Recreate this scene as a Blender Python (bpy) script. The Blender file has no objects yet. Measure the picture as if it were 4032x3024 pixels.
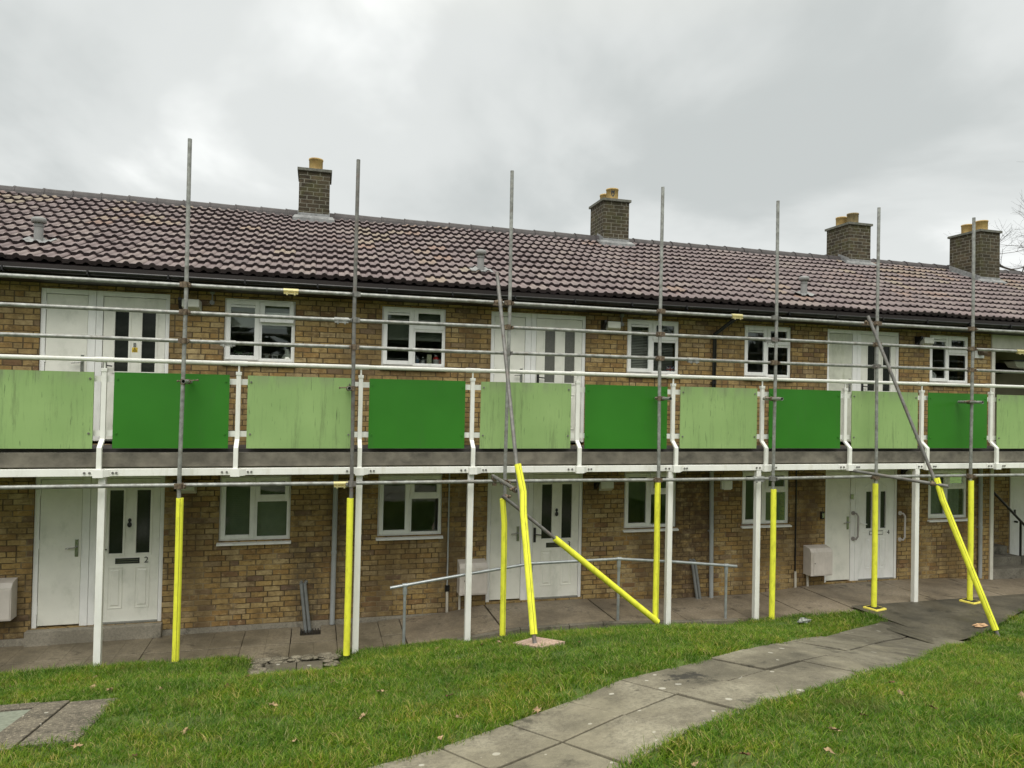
import bpy, bmesh, math, random
import numpy as np
from mathutils import Vector, Matrix
R = math.radians
random.seed(7); rng = np.random.default_rng(11)
scene = bpy.context.scene

# ---------------------------------------------------------------- camera
cam_d = bpy.data.cameras.new('camera'); cam = bpy.data.objects.new('camera', cam_d)
scene.collection.objects.link(cam); scene.camera = cam
yaw, pitch, roll = .2664, .0153, .0208
f_ = Vector((math.sin(yaw)*math.cos(pitch), math.cos(yaw)*math.cos(pitch), math.sin(pitch)))
r0 = Vector((math.cos(yaw), -math.sin(yaw), 0)); u0 = r0.cross(f_)
r_ = math.cos(roll)*r0 + math.sin(roll)*u0; u_ = -math.sin(roll)*r0 + math.cos(roll)*u0
cam.matrix_world = Matrix(((r_.x, u_.x, -f_.x, 0), (r_.y, u_.y, -f_.y, -10.73), (r_.z, u_.z, -f_.z, 3.223), (0, 0, 0, 1)))
cam_d.sensor_width = 36; cam_d.lens = 36*2797/4032; cam_d.clip_start = .05; cam_d.clip_end = 1000

# ---------------------------------------------------------------- sky, sun, exposure
SUN_EL, SUN_AZ = R(52), R(200)          # azimuth from north (+y), clockwise: behind the camera, a little left
world = bpy.data.worlds.new('World'); scene.world = world; world.use_nodes = True
nt = world.node_tree; N = nt.nodes; L = nt.links; N.clear()
def nd(t, **k):
    n = N.new(t)
    for a, b in k.items(): setattr(n, a, b)
    return n
out = nd('ShaderNodeOutputWorld'); bg = nd('ShaderNodeBackground'); L.new(bg.outputs[0], out.inputs[0])
sky = nd('ShaderNodeTexSky'); sky.sky_type = 'NISHITA'; sky.sun_disc = False
sky.sun_elevation = SUN_EL; sky.sun_rotation = SUN_AZ
tc = nd('ShaderNodeTexCoord'); sep = nd('ShaderNodeSeparateXYZ'); L.new(tc.outputs['Generated'], sep.inputs[0])
def wmath(op, a, b=None, clamp=False):
    m = nd('ShaderNodeMath', operation=op, use_clamp=clamp)
    for i, v in enumerate((a, b)):
        if v is None: continue
        if isinstance(v, (int, float)): m.inputs[i].default_value = v
        else: L.new(v, m.inputs[i])
    return m.outputs[0]
den = wmath('ADD', wmath('MAXIMUM', sep.outputs[2], 0.0), .28)
cx = wmath('DIVIDE', sep.outputs[0], den); cy = wmath('DIVIDE', sep.outputs[1], den)
comb = nd('ShaderNodeCombineXYZ'); L.new(cx, comb.inputs[0]); L.new(cy, comb.inputs[1])
n1 = nd('ShaderNodeTexNoise'); n1.inputs['Scale'].default_value = 1.15; n1.inputs['Detail'].default_value = 6.0
n1.inputs['Roughness'].default_value = .5; n1.inputs['Distortion'].default_value = .35; L.new(comb.outputs[0], n1.inputs['Vector'])
cr = nd('ShaderNodeValToRGB'); L.new(n1.outputs[0], cr.inputs[0])
cr.color_ramp.interpolation = 'EASE'
cr.color_ramp.elements[0].position = .36; cr.color_ramp.elements[0].color = (.475, .50, .49, 1)
cr.color_ramp.elements[1].position = .66; cr.color_ramp.elements[1].color = (.89, .905, .885, 1)
e = cr.color_ramp.elements.new(.52); e.color = (.62, .64, .627, 1)
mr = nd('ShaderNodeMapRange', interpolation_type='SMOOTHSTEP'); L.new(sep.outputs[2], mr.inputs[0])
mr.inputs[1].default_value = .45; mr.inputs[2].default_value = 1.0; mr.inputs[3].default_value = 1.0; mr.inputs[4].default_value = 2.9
warm = nd('ShaderNodeMix', data_type='RGBA', blend_type='MULTIPLY'); wf = nd('ShaderNodeMapRange'); L.new(sep.outputs[2], wf.inputs[0]); wf.inputs[1].default_value = .45; wf.inputs[2].default_value = .7
L.new(wf.outputs[0], warm.inputs[0]); L.new(cr.outputs[0], warm.inputs[6]); warm.inputs[7].default_value = (1.04, 1.0, .90, 1)
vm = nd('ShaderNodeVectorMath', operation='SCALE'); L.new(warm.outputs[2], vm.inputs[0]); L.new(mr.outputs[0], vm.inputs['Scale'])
vs = nd('ShaderNodeVectorMath', operation='SCALE'); L.new(sky.outputs[0], vs.inputs[0]); vs.inputs['Scale'].default_value = .004
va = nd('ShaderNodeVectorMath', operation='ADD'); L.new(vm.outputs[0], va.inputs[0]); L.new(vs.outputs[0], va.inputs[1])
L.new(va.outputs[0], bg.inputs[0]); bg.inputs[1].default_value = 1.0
sun_d = bpy.data.lights.new('sun', 'SUN'); sun_d.energy = 1.5; sun_d.angle = R(40); sun_d.color = (1, .97, .93)
sun = bpy.data.objects.new('sun', sun_d); scene.collection.objects.link(sun)
sd = Vector((math.sin(SUN_AZ)*math.cos(SUN_EL), math.cos(SUN_AZ)*math.cos(SUN_EL), math.sin(SUN_EL)))
sun.rotation_euler = sd.to_track_quat('Z', 'Y').to_euler()
scene.view_settings.view_transform = 'Standard'; scene.view_settings.look = 'None'
scene.view_settings.exposure = 0.28; scene.view_settings.gamma = 1.0
scene.render.resolution_x = 1024; scene.render.resolution_y = 768
try:
    scene.cycles.max_bounces = 8; scene.cycles.transparent_max_bounces = 16
    scene.cycles.use_denoising = True
except Exception: pass

# ---------------------------------------------------------------- helpers
ORG = {}
def tag(o, label=None, cat=None, group=None, kind=None):
    if label: o['label'] = label
    if cat: o['category'] = cat
    if group: o['group'] = group
    if kind: o['kind'] = kind
    return o
def empty(name, loc, label=None, cat=None, group=None):
    o = bpy.data.objects.new(name, None); scene.collection.objects.link(o); o.location = loc
    o.empty_display_size = .2; ORG[o] = Vector(loc); return tag(o, label, cat, group)
class MB:
    def __init__(s): s.v = []; s.f = []; s.sm = []; s.mi = []
    def add(s, vs, fs, smooth=False, mi=0):
        o = len(s.v); s.v += [tuple(v) for v in vs]
        for f in fs: s.f.append(tuple(o+i for i in f)); s.sm.append(smooth); s.mi.append(mi)
        return s
    def box(s, x0, x1, y0, y1, z0, z1, mi=0):
        vs = [(x0,y0,z0),(x1,y0,z0),(x1,y1,z0),(x0,y1,z0),(x0,y0,z1),(x1,y0,z1),(x1,y1,z1),(x0,y1,z1)]
        return s.add(vs, [(0,3,2,1),(4,5,6,7),(0,1,5,4),(1,2,6,5),(2,3,7,6),(3,0,4,7)], False, mi)
    def hexa(s, b, t, mi=0):   # b, t: four corners bottom / top, counter-clockwise from above
        return s.add(list(b)+list(t), [(0,3,2,1),(4,5,6,7),(0,1,5,4),(1,2,6,5),(2,3,7,6),(3,0,4,7)], False, mi)
    def tube(s, pts, r, n=14, cap=True, mi=0, hollow=False):
        pts = [Vector(p) for p in pts]; rs = r if isinstance(r, (list, tuple)) else [r]*len(pts)
        rings = []; up = None
        for i, p in enumerate(pts):
            if i == 0: t = pts[1]-p
            elif i == len(pts)-1: t = p-pts[i-1]
            else: t = (pts[i+1]-p).normalized()+(p-pts[i-1]).normalized()
            t.normalize()
            if up is None: up = Vector((0,0,1)) if abs(t.z) < .9 else Vector((0,1,0))
            a = t.cross(up).normalized(); b = a.cross(t).normalized(); up = b
            rings.append([p+rs[i]*(math.cos(2*math.pi*k/n)*a+math.sin(2*math.pi*k/n)*b) for k in range(n)])
        vs = [v for q in rings for v in q]; fs = []
        for i in range(len(pts)-1):
            for k in range(n):
                fs.append((i*n+k, i*n+(k+1)%n, (i+1)*n+(k+1)%n, (i+1)*n+k))
        s.add(vs, fs, True, mi)
        if hollow:      # an open tube end: wall ring and a bore going in
            for e, q, d in ((0, rings[0], (pts[1]-pts[0]).normalized()), (1, rings[-1], (pts[-2]-pts[-1]).normalized())):
                c = pts[0] if e == 0 else pts[-1]
                inner = [c+(v-c)*.84 for v in q]; deep = [v+d*.12 for v in inner]
                vs = list(q)+inner+deep
                s.add(vs, [(k,(k+1)%n,n+(k+1)%n,n+k) for k in range(n)]+[(n+k,n+(k+1)%n,2*n+(k+1)%n,2*n+k) for k in range(n)]+[tuple(2*n+k for k in range(n))], False, mi)
        elif cap:
            s.add(rings[0], [tuple(range(n))], False, mi); s.add(rings[-1], [tuple(range(n))], False, mi)
        return s
    def lathe(s, c, prof, n=18, mi=0):
        c = Vector(c); vs = []; fs = []
        for (r, z) in prof:
            for k in range(n): vs.append((c.x+r*math.cos(2*math.pi*k/n), c.y+r*math.sin(2*math.pi*k/n), c.z+z))
        for i in range(len(prof)-1):
            for k in range(n): fs.append((i*n+k, i*n+(k+1)%n, (i+1)*n+(k+1)%n, (i+1)*n+k))
        s.add(vs, fs, True, mi)
        if prof[-1][0] > 1e-4: s.add(vs[-n:], [tuple(range(n))], False, mi)
        return s
    def ball(s, c, r, n=10, sc=(1,1,1), mi=0):
        c = Vector(c); vs = []; fs = []
        for i in range(n//2+1):
            a = math.pi*i/(n//2)
            for k in range(n):
                b = 2*math.pi*k/n
                vs.append((c.x+sc[0]*r*math.sin(a)*math.cos(b), c.y+sc[1]*r*math.sin(a)*math.sin(b), c.z+sc[2]*r*math.cos(a)))
        for i in range(n//2):
            for k in range(n): fs.append((i*n+k, (i+1)*n+k, (i+1)*n+(k+1)%n, i*n+(k+1)%n))
        return s.add(vs, fs, True, mi)
    def build(s, name, mat, parent=None, root=None, bevel=0, **kw):
        root = root or parent
        org = ORG.get(root, Vector((0,0,0))) if root is not None else Vector(kw.pop('origin', (0,0,0)))
        kw.pop('origin', None)
        me = bpy.data.meshes.new(name)
        me.from_pydata([tuple(Vector(v)-org) for v in s.v], [], s.f)
        me.polygons.foreach_set('use_smooth', s.sm)
        mats = mat if isinstance(mat, (list, tuple)) else [mat]
        for m in mats: me.materials.append(m)
        if len(mats) > 1: me.polygons.foreach_set('material_index', s.mi)
        o = bpy.data.objects.new(name, me); scene.collection.objects.link(o)
        if parent is not None: o.parent = parent
        else: o.location = org
        ORG[o] = org
        bm = bmesh.new(); bm.from_mesh(me); bmesh.ops.recalc_face_normals(bm, faces=bm.faces)
        bm.to_mesh(me); bm.free()
        if bevel:
            b = o.modifiers.new('bevel', 'BEVEL'); b.width = bevel; b.segments = 2; b.limit_method = 'ANGLE'; b.angle_limit = R(50)
        return tag(o, **kw)

# ---------------------------------------------------------------- materials
def newmat(name):
    m = bpy.data.materials.new(name); m.use_nodes = True; t = m.node_tree
    return m, t, t.nodes['Principled BSDF']
def node(t, ty, **k):
    n = t.nodes.new(ty)
    for a, b in k.items(): setattr(n, a, b)
    return n
def setin(t, s, v):
    if isinstance(v, (int, float, tuple)): s.default_value = v
    else: t.links.new(v, s)
def M_(t, op, a, b=None, c=None, clamp=False):
    m = node(t, 'ShaderNodeMath', operation=op, use_clamp=clamp)
    for i, v in enumerate((a, b, c)):
        if v is not None: setin(t, m.inputs[i], v)
    return m.outputs[0]
def mix(t, f, a, b, mode='MIX'):
    m = node(t, 'ShaderNodeMix', data_type='RGBA', blend_type=mode)
    setin(t, m.inputs[0], f); setin(t, m.inputs[6], a); setin(t, m.inputs[7], b); return m.outputs[2]
def noise(t, vec, scale, detail=3, rough=.5, out=0):
    n = node(t, 'ShaderNodeTexNoise'); n.inputs['Scale'].default_value = scale
    n.inputs['Detail'].default_value = detail; n.inputs['Roughness'].default_value = rough
    if vec is not None: t.links.new(vec, n.inputs['Vector'])
    return n.outputs[out]
def ramp(t, fac, stops):
    n = node(t, 'ShaderNodeValToRGB'); setin(t, n.inputs[0], fac)
    el = n.color_ramp.elements
    while len(el) < len(stops): el.new(.5)
    for e, (p, c) in zip(el, stops): e.position = p; e.color = c if len(c) == 4 else (*c, 1)
    return n.outputs[0]
def pos(t): return node(t, 'ShaderNodeNewGeometry').outputs['Position']
def vmul(t, v, s):
    n = node(t, 'ShaderNodeVectorMath', operation='MULTIPLY'); t.links.new(v, n.inputs[0]); n.inputs[1].default_value = s; return n.outputs[0]
def bump(t, b, h, strength=.3, dist=.01):
    n = node(t, 'ShaderNodeBump'); n.inputs['Strength'].default_value = strength; n.inputs['Distance'].default_value = dist
    t.links.new(h, n.inputs['Height']); t.links.new(n.outputs[0], b.inputs['Normal'])
def c4(c): return (*c, 1)
def simple(name, col, rough=.6, var=.12, scale=6, metal=0., dirt=None, dirtf=.4, dscale=(8,8,2.), bmp=0., bscale=60, spec=.5):
    m, t, b = newmat(name); P = pos(t)
    n = noise(t, P, scale, 4, .6)
    col2 = tuple(max(0, c*(1-var*2)) for c in col); col3 = tuple(min(1, c*(1+var)) for c in col)
    c = ramp(t, n, [(.3, c4(col2)), (.7, c4(col3))])
    if dirt:
        d = noise(t, vmul(t, P, dscale), 1.0, 5, .65)
        d = node_map(t, d, .48, .75)
        c = mix(t, M_(t, 'MULTIPLY', d, dirtf), c, c4(dirt))
    t.links.new(c, b.inputs['Base Color'])
    b.inputs['Roughness'].default_value = rough; b.inputs['Metallic'].default_value = metal
    b.inputs['Specular IOR Level'].default_value = spec
    if bmp: bump(t, b, noise(t, P, bscale, 4, .6), bmp, .004)
    return m
def node_map(t, v, a, b_, lo=0., hi=1.):
    n = node(t, 'ShaderNodeMapRange', interpolation_type='SMOOTHSTEP'); setin(t, n.inputs[0], v)
    n.inputs[1].default_value = a; n.inputs[2].default_value = b_; n.inputs[3].default_value = lo; n.inputs[4].default_value = hi
    return n.outputs[0]

def brick_mat(name, stops, mortar, mortar2, mdepth=.6, stain=(.05,.045,.03), course=.0762, bl=.2286, stainf=.5, mossy=0., streak=None):
    m, t, b = newmat(name); P = pos(t)
    s = node(t, 'ShaderNodeSeparateXYZ'); t.links.new(P, s.inputs[0])
    wob = noise(t, P, 9, 2); w = M_(t, 'MULTIPLY', M_(t, 'SUBTRACT', wob, .5), .014)
    hx = M_(t, 'ADD', M_(t, 'ADD', s.outputs[0], s.outputs[1]), 40.0+0)
    z = M_(t, 'DIVIDE', M_(t, 'ADD', M_(t, 'ADD', s.outputs[2], 10.016), w), course)
    row = M_(t, 'FLOOR', z); fz = M_(t, 'SUBTRACT', z, row)
    wn = node(t, 'ShaderNodeTexWhiteNoise', noise_dimensions='1D'); t.links.new(row, wn.inputs['W'])
    off = M_(t, 'ADD', M_(t, 'MULTIPLY', M_(t, 'MODULO', row, 2.0), .5), M_(t, 'MULTIPLY', M_(t,'FLOOR',M_(t,'MULTIPLY',wn.outputs[0],1.5)), .25))
    x = M_(t, 'ADD', M_(t, 'DIVIDE', M_(t, 'ADD', hx, w), bl), off)
    col = M_(t, 'FLOOR', x); fx = M_(t, 'SUBTRACT', x, col)
    cb = node(t, 'ShaderNodeCombineXYZ'); t.links.new(col, cb.inputs[0]); t.links.new(row, cb.inputs[1])
    w2 = node(t, 'ShaderNodeTexWhiteNoise', noise_dimensions='2D'); t.links.new(cb.outputs[0], w2.inputs['Vector'])
    rnd = w2.outputs[0]
    # one brick in five is split into two headers
    w3 = node(t, 'ShaderNodeTexWhiteNoise', noise_dimensions='3D'); cb3 = node(t, 'ShaderNodeCombineXYZ'); t.links.new(col, cb3.inputs[0]); t.links.new(row, cb3.inputs[1]); cb3.inputs[2].default_value = 5.
    t.links.new(cb3.outputs[0], w3.inputs['Vector'])
    split = M_(t, 'LESS_THAN', w3.outputs[0], .1)
    half = M_(t, 'GREATER_THAN', fx, .5)
    rnd = M_(t, 'FRACT', M_(t, 'ADD', rnd, M_(t, 'MULTIPLY', M_(t, 'MULTIPLY', half, split), .37)))
    c = ramp(t, rnd, stops)
    c = mix(t, M_(t, 'MULTIPLY', node_map(t, noise(t, P, 18, 5, .75), .38, .72), .6), c, c4(tuple(v*.55 for v in stops[len(stops)//2][1][:3])))
    c = mix(t, M_(t, 'MULTIPLY', node_map(t, noise(t, P, 55, 3, .7), .55, .8), .4), c, c4(tuple(min(1, v*1.5) for v in stops[-1][1][:3])))
    c = mix(t, M_(t, 'MULTIPLY', node_map(t, noise(t, vmul(t, P, (5,5,9)), 1.0, 6, .8), .48, .64), .6), c, c4(tuple(v*.45 for v in stops[0][1][:3])))
    c = mix(t, M_(t, 'MULTIPLY', node_map(t, noise(t, vmul(t, P, (6,6,8)), 1.3, 6, .8), .52, .66), .45), c, c4(tuple(min(1, v*1.25) for v in stops[5 if len(stops) > 5 else -1][1][:3])))
    jz = .070; jx = .036
    ez = M_(t, 'MINIMUM', fz, M_(t, 'SUBTRACT', 1.0, fz)); ex = M_(t, 'MINIMUM', fx, M_(t, 'SUBTRACT', 1.0, fx))
    exs = M_(t, 'ADD', M_(t, 'ABSOLUTE', M_(t, 'SUBTRACT', fx, .5)), M_(t, 'SUBTRACT', 1.0, split))
    ex = M_(t, 'MINIMUM', ex, exs)
    mz = node_map(t, ez, jz*.6, jz*1.5, 1., 0.); mx = node_map(t, ex, jx*.5, jx*1.5, 1., 0.)
    mort = M_(t, 'MAXIMUM', mz, mx)
    mc = mix(t, M_(t, 'MULTIPLY', node_map(t, noise(t, P, 1.7, 4, .7), .45, .62), node_map(t, s.outputs[2], 2.2, 2.6, 1., .25)), c4(mortar), c4(mortar2))
    c = mix(t, mort, c, mc)
    big = noise(t, vmul(t, P, (1.6, 1.6, .7)), 1.0, 4, .6)
    c = mix(t, M_(t, 'MULTIPLY', node_map(t, big, .42, .66), stainf), c, c4(stain))
    if streak:                                     # rust and damp run down beside the pipes
        for (sx, sw, zt, sc, sf) in streak:
            d = M_(t, 'ABSOLUTE', M_(t, 'SUBTRACT', M_(t, 'ADD', s.outputs[0], M_(t, 'MULTIPLY', M_(t, 'SUBTRACT', noise(t, vmul(t, P, (1,1,3)), 2, 4), .5), .35)), sx))
            fd = M_(t, 'MULTIPLY', node_map(t, d, sw*.3, sw, 1., 0.), node_map(t, s.outputs[2], zt-.3, zt+.1, 1., 0.))
            c = mix(t, M_(t, 'MULTIPLY', M_(t, 'MULTIPLY', fd, sf), node_map(t, noise(t, P, 7, 5, .7), .3, .6)), c, c4(sc))
    if mossy:
        c = mix(t, M_(t, 'MULTIPLY', node_map(t, noise(t, P, 3.5, 5, .7), .45, .7), mossy), c, c4((.10, .11, .03)))
    t.links.new(c, b.inputs['Base Color']); b.inputs['Roughness'].default_value = .9; b.inputs['Specular IOR Level'].default_value = .25
    h = M_(t, 'ADD', M_(t, 'MULTIPLY', M_(t, 'SUBTRACT', 1.0, mort), mdepth), M_(t, 'MULTIPLY', noise(t, P, 70, 4, .7), .35))
    bump(t, b, h, .8, .008)
    return m
BS = [(0, (.20,.115,.065)), (.07, (.33,.20,.075)), (.3, (.40,.265,.095)), (.5, (.44,.315,.135)), (.7, (.32,.22,.09)), (.86, (.50,.385,.20)), (.94, (.17,.11,.08)), (1, (.41,.295,.13))]
for i in range(len(BS)): BS[i] = (BS[i][0], (*BS[i][1], 1))
m_brick = brick_mat('buff_brick', BS, (.08,.058,.032), (.31,.245,.145), stain=(.105,.072,.035), stainf=.6,
    streak=[(6.0, .75, 2.3, (.075,.05,.03), .8), (-.1, .35, 1.1, (.075,.06,.04), .7), (.45, .3, 1.9, (.08,.06,.035), .55), (2.0, .3, 1.2, (.08,.06,.035), .5), (8.35, .4, 2.1, (.1,.06,.03), .5), (-3.9, .5, .5, (.07,.05,.03), .7)])
CS = [(0, (.045,.036,.026,1)), (.3, (.062,.050,.034,1)), (.6, (.082,.066,.042,1)), (.85, (.04,.032,.025,1)), (1, (.13,.10,.065,1))]
m_chim = brick_mat('chimney_brick', CS, (.19,.18,.15), (.25,.235,.19), stain=(.035,.036,.02), stainf=.35, mossy=.3)
m_upvc = simple('white_upvc', (.88,.88,.86), .35, .04, 3, dirt=(.5,.52,.47), dirtf=.35)
m_gate = simple('cream_painted_board', (.82,.815,.74), .45, .04, 3, dirt=(.5,.52,.44), dirtf=.45, dscale=(5,5,3))
m_weath = simple('weathered_cream_board', (.62,.63,.53), .6, .08, 6, dirt=(.40,.42,.30), dirtf=.7, dscale=(7,7,2))
m_white = simple('white_gloss_paint', (.86,.86,.82), .35, .03, 4, dirt=(.5,.47,.33), dirtf=.28, dscale=(14,14,3), bmp=.15, bscale=30)
m_glass_d, t, b = newmat('window_glass')
t.nodes.remove(b); g = node(t, 'ShaderNodeBsdfGlossy'); g.inputs['Roughness'].default_value = .015; g.inputs['Color'].default_value = (.9,1,.95,1)
tr = node(t, 'ShaderNodeBsdfTransparent'); tr.inputs['Color'].default_value = (.90,.93,.91,1)
fr = node(t, 'ShaderNodeFresnel'); fr.inputs[0].default_value = 1.52
mx = node(t, 'ShaderNodeMixShader'); t.links.new(M_(t, 'ADD', M_(t, 'MULTIPLY', fr.outputs[0], 1.35), .01, clamp=True), mx.inputs[0])
gp = noise(t, pos(t), 1.3, 1); bp = node(t, 'ShaderNodeBump'); bp.inputs['Strength'].default_value = .05; bp.inputs['Distance'].default_value = .02
t.links.new(gp, bp.inputs['Height']); t.links.new(bp.outputs[0], g.inputs['Normal'])
t.links.new(tr.outputs[0], mx.inputs[1]); t.links.new(g.outputs[0], mx.inputs[2])
t.links.new(mx.outputs[0], t.nodes['Material Output'].inputs[0])
m_glass = m_glass_d
m_dglass = simple('obscured_door_glass', (.022,.026,.022), .12, .1, 20)
m_gglass = simple('grey_frosted_door_glass', (.14,.14,.125), .25, .08, 30)
m_room = simple('dim_room_plaster', (.38,.36,.31), .9, .1, 2)
m_blind = simple('pale_blind_slats', (.42,.43,.38), .6, .05, 8)
m_blindg = simple('green_grey_blind_slats', (.26,.30,.22), .6, .05, 8)
m_curt = simple('net_curtain', (.22,.25,.20), .9, .12, 20)
m_slab = simple('weathered_concrete_edge', (.165,.15,.12), .85, .22, 5, dirt=(.035,.032,.025), dirtf=.7, dscale=(2.2,2.2,3.5), bmp=.4, bscale=25)
m_deck = simple('asphalt_deck', (.05,.045,.043), .8, .2, 9, bmp=.3)
m_soffit = simple('painted_soffit', (.42,.43,.38), .8, .08, 3, dirt=(.2,.2,.13), dirtf=.5)
m_galv = simple('galvanised_tube', (.33,.335,.32), .48, .22, 14, metal=.35, dirt=(.17,.145,.12), dirtf=.7, dscale=(9,9,9), bmp=.2, bscale=50)
m_galvd = simple('dull_steel_tube', (.2,.195,.185), .55, .2, 12, metal=.25, dirt=(.15,.09,.075), dirtf=.7, dscale=(7,7,7), bmp=.2, bscale=50)
m_rail = simple('galvanised_handrail', (.42,.45,.46), .4, .12, 12, metal=.5)
m_clamp = simple('rusty_coupler', (.17,.125,.09), .6, .3, 40, metal=.4, dirt=(.5,.42,.25), dirtf=.4, dscale=(30,30,30))
m_clampy = simple('yellow_zinc_coupler', (.62,.55,.27), .4, .2, 60, metal=.35, dirt=(.2,.15,.08), dirtf=.6, dscale=(60,60,60))
m_foam = simple('yellow_foam_sleeve', (.88,.89,.06), .75, .05, 10, dirt=(.42,.42,.03), dirtf=.55, dscale=(14,14,5), bmp=.2, bscale=70)
m_foamd = simple('foam_sleeve_slit', (.16,.15,.01), .8, .1, 20)
m_black = simple('black_plastic_gutter', (.012,.012,.013), .3, .2, 8, dirt=(.06,.055,.045), dirtf=.4)
m_fascia = simple('dark_brown_fascia', (.010,.0045,.003), .5, .2, 6)
m_lead = simple('lead_flashing', (.25,.255,.26), .5, .2, 12, metal=.1, dirt=(.5,.5,.5), dirtf=.4, dscale=(14,14,14), bmp=.3, bscale=30)
m_ridge = simple('grey_ridge_tile', (.058,.05,.052), .65, .18, 9, dirt=(.12,.11,.105), dirtf=.4, bmp=.3)
m_pot = simple('buff_chimney_pot', (.52,.36,.14), .8, .12, 14, dirt=(.3,.14,.05), dirtf=.55, bmp=.2)
m_potd = simple('sooty_buff_chimney_pot', (.3,.23,.12), .85, .2, 12, dirt=(.12,.1,.05), dirtf=.7, bmp=.2)
m_cap = simple('mortar_cap', (.15,.15,.13), .9, .2, 14, dirt=(.07,.08,.05), dirtf=.6, bmp=.5)
m_vent = simple('grey_vent_pipe', (.25,.25,.25), .5, .06, 8, dirt=(.2,.2,.18), dirtf=.4)
m_chrome = simple('satin_steel', (.42,.42,.40), .25, .05, 20, metal=.8)
m_dark = simple('dark_ironmongery', (.04,.04,.04), .35, .1, 20, metal=.4)
m_gas = simple('meter_box_plastic', (.62,.57,.52), .6, .06, 5, dirt=(.4,.36,.3), dirtf=.5)
m_lampw = simple('lamp_diffuser', (.66,.66,.58), .3, .05, 8)
m_beige = simple('olive_beige_plaster', (.23,.21,.14), .9, .08, 2)
m_btrim = simple('off_white_trim', (.66,.64,.56), .6, .06, 4, dirt=(.45,.42,.32), dirtf=.4)
m_pink = simple('chipboard_pad', (.5,.36,.29), .9, .25, 40, dirt=(.25,.13,.08), dirtf=.8, dscale=(25,25,25))
m_padb = simple('black_rubber_pad', (.03,.025,.02), .8, .2, 20)
m_pady = simple('yellow_pad_rim', (.8,.68,.12), .6, .08, 20)
m_cover = simple('grey_green_cover_plate', (.23,.25,.2), .6, .15, 25, dirt=(.13,.14,.1), dirtf=.6, dscale=(6,6,6), bmp=.3, bscale=40)
m_leaf = simple('dry_leaf', (.36,.25,.14), .9, .3, 30)
m_leafd = simple('dark_dry_leaf', (.14,.07,.035), .9, .3, 30)
m_bark = simple('grey_bark', (.07,.06,.055), .9, .2, 5)

def concrete(name, base, dark, light, wet=0., scale=1.0, spots=False, agg=0.):
    m, t, b = newmat(name); P = pos(t)
    c = ramp(t, noise(t, P, 1.1*scale, 6, .65), [(.38, c4(dark)), (.5, c4(base)), (.64, c4(light))])
    if agg: c = mix(t, M_(t, 'MULTIPLY', node_map(t, noise(t, P, 38, 3, .8), .54, .60), .75), c, (.36,.31,.23,1)); c = mix(t, M_(t, 'MULTIPLY', node_map(t, noise(t, P, 24, 4, .8), .55, .62), .7), c, (.03,.026,.02,1))
    c = mix(t, M_(t, 'MULTIPLY', node_map(t, noise(t, P, 30, 5, .8), .42, .62), .55), c, c4(tuple(v*.5 for v in base)))
    c = mix(t, M_(t, 'MULTIPLY', node_map(t, noise(t, P, 130, 2, .7), .55, .72), .3+agg), c, c4(tuple(min(1,v*2.0) for v in light)))
    if spots:
        v = node(t, 'ShaderNodeTexVoronoi', feature='F1'); v.voronoi_dimensions = '2D'; v.inputs['Scale'].default_value = 3.6; v.inputs['Randomness'].default_value = 1
        t.links.new(P, v.inputs['Vector'])
        w = node(t, 'ShaderNodeTexWhiteNoise', noise_dimensions='3D'); t.links.new(v.outputs['Color'], w.inputs['Vector'])
        rad = M_(t, 'MULTIPLY', M_(t, 'GREATER_THAN', w.outputs[0], .35), M_(t, 'MULTIPLY', M_(t, 'MULTIPLY', w.outputs[0], w.outputs[0]), .125))
        c = mix(t, M_(t, 'MULTIPLY', M_(t, 'LESS_THAN', M_(t, 'ADD', v.outputs['Distance'], M_(t, 'MULTIPLY', noise(t, P, 30, 2), .03)), rad), .7), c, (.5,.48,.42,1))
    # dark splashes
    c = mix(t, M_(t, 'MULTIPLY', node_map(t, noise(t, P, 2.3, 7, .78), .54, .66), .7), c, c4(tuple(v*.3 for v in dark)))
    t.links.new(c, b.inputs['Base Color'])
    t.links.new(node_map(t, noise(t, P, 1.6, 4), .35, .65, .75-wet, .9-wet*.5), b.inputs['Roughness'])
    bump(t, b, noise(t, P, 80, 5, .7), .35, .004)
    return m
def damp_path(m):
    t = m.node_tree; b = t.nodes['Principled BSDF']; P = pos(t); src = b.inputs['Base Color'].links[0].from_socket
    s = node(t, 'ShaderNodeSeparateXYZ'); t.links.new(P, s.inputs[0])
    nx = M_(t, 'ADD', s.outputs[0], M_(t, 'MULTIPLY', M_(t, 'SUBTRACT', noise(t, P, 1.2, 5, .7), .5), 3.5))
    c = mix(t, M_(t, 'MULTIPLY', node_map(t, nx, 3.6, 7.2), .55), src, (.06,.053,.040,1))
    v = node(t, 'ShaderNodeVectorMath', operation='SUBTRACT'); t.links.new(P, v.inputs[0]); v.inputs[1].default_value = (3.15, -5.12, .8)
    sv = vmul(t, v.outputs[0], (1.0, 1.6, 0)); ln = node(t, 'ShaderNodeVectorMath', operation='LENGTH'); t.links.new(sv, ln.inputs[0])
    gr = node(t, 'ShaderNodeTexNoise'); gr.inputs['Scale'].default_value = 9; gr.inputs['Detail'].default_value = 6; gr.inputs['Roughness'].default_value = .8; t.links.new(P, gr.inputs['Vector'])
    f = node_map(t, M_(t, 'ADD', ln.outputs['Value'], M_(t, 'MULTIPLY', M_(t, 'SUBTRACT', gr.outputs[0], .5), 1.1)), .10, .22, 1., 0.)
    c = mix(t, M_(t, 'MULTIPLY', f, .9), c, (.022,.02,.016,1))
    e = noise(t, vmul(t, P, (1,1,1)), .9, 6, .7); c = mix(t, M_(t, 'MULTIPLY', node_map(t, e, .52, .66), .35), c, (.30,.27,.19,1))
    t.links.new(c, b.inputs['Base Color'])
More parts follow.
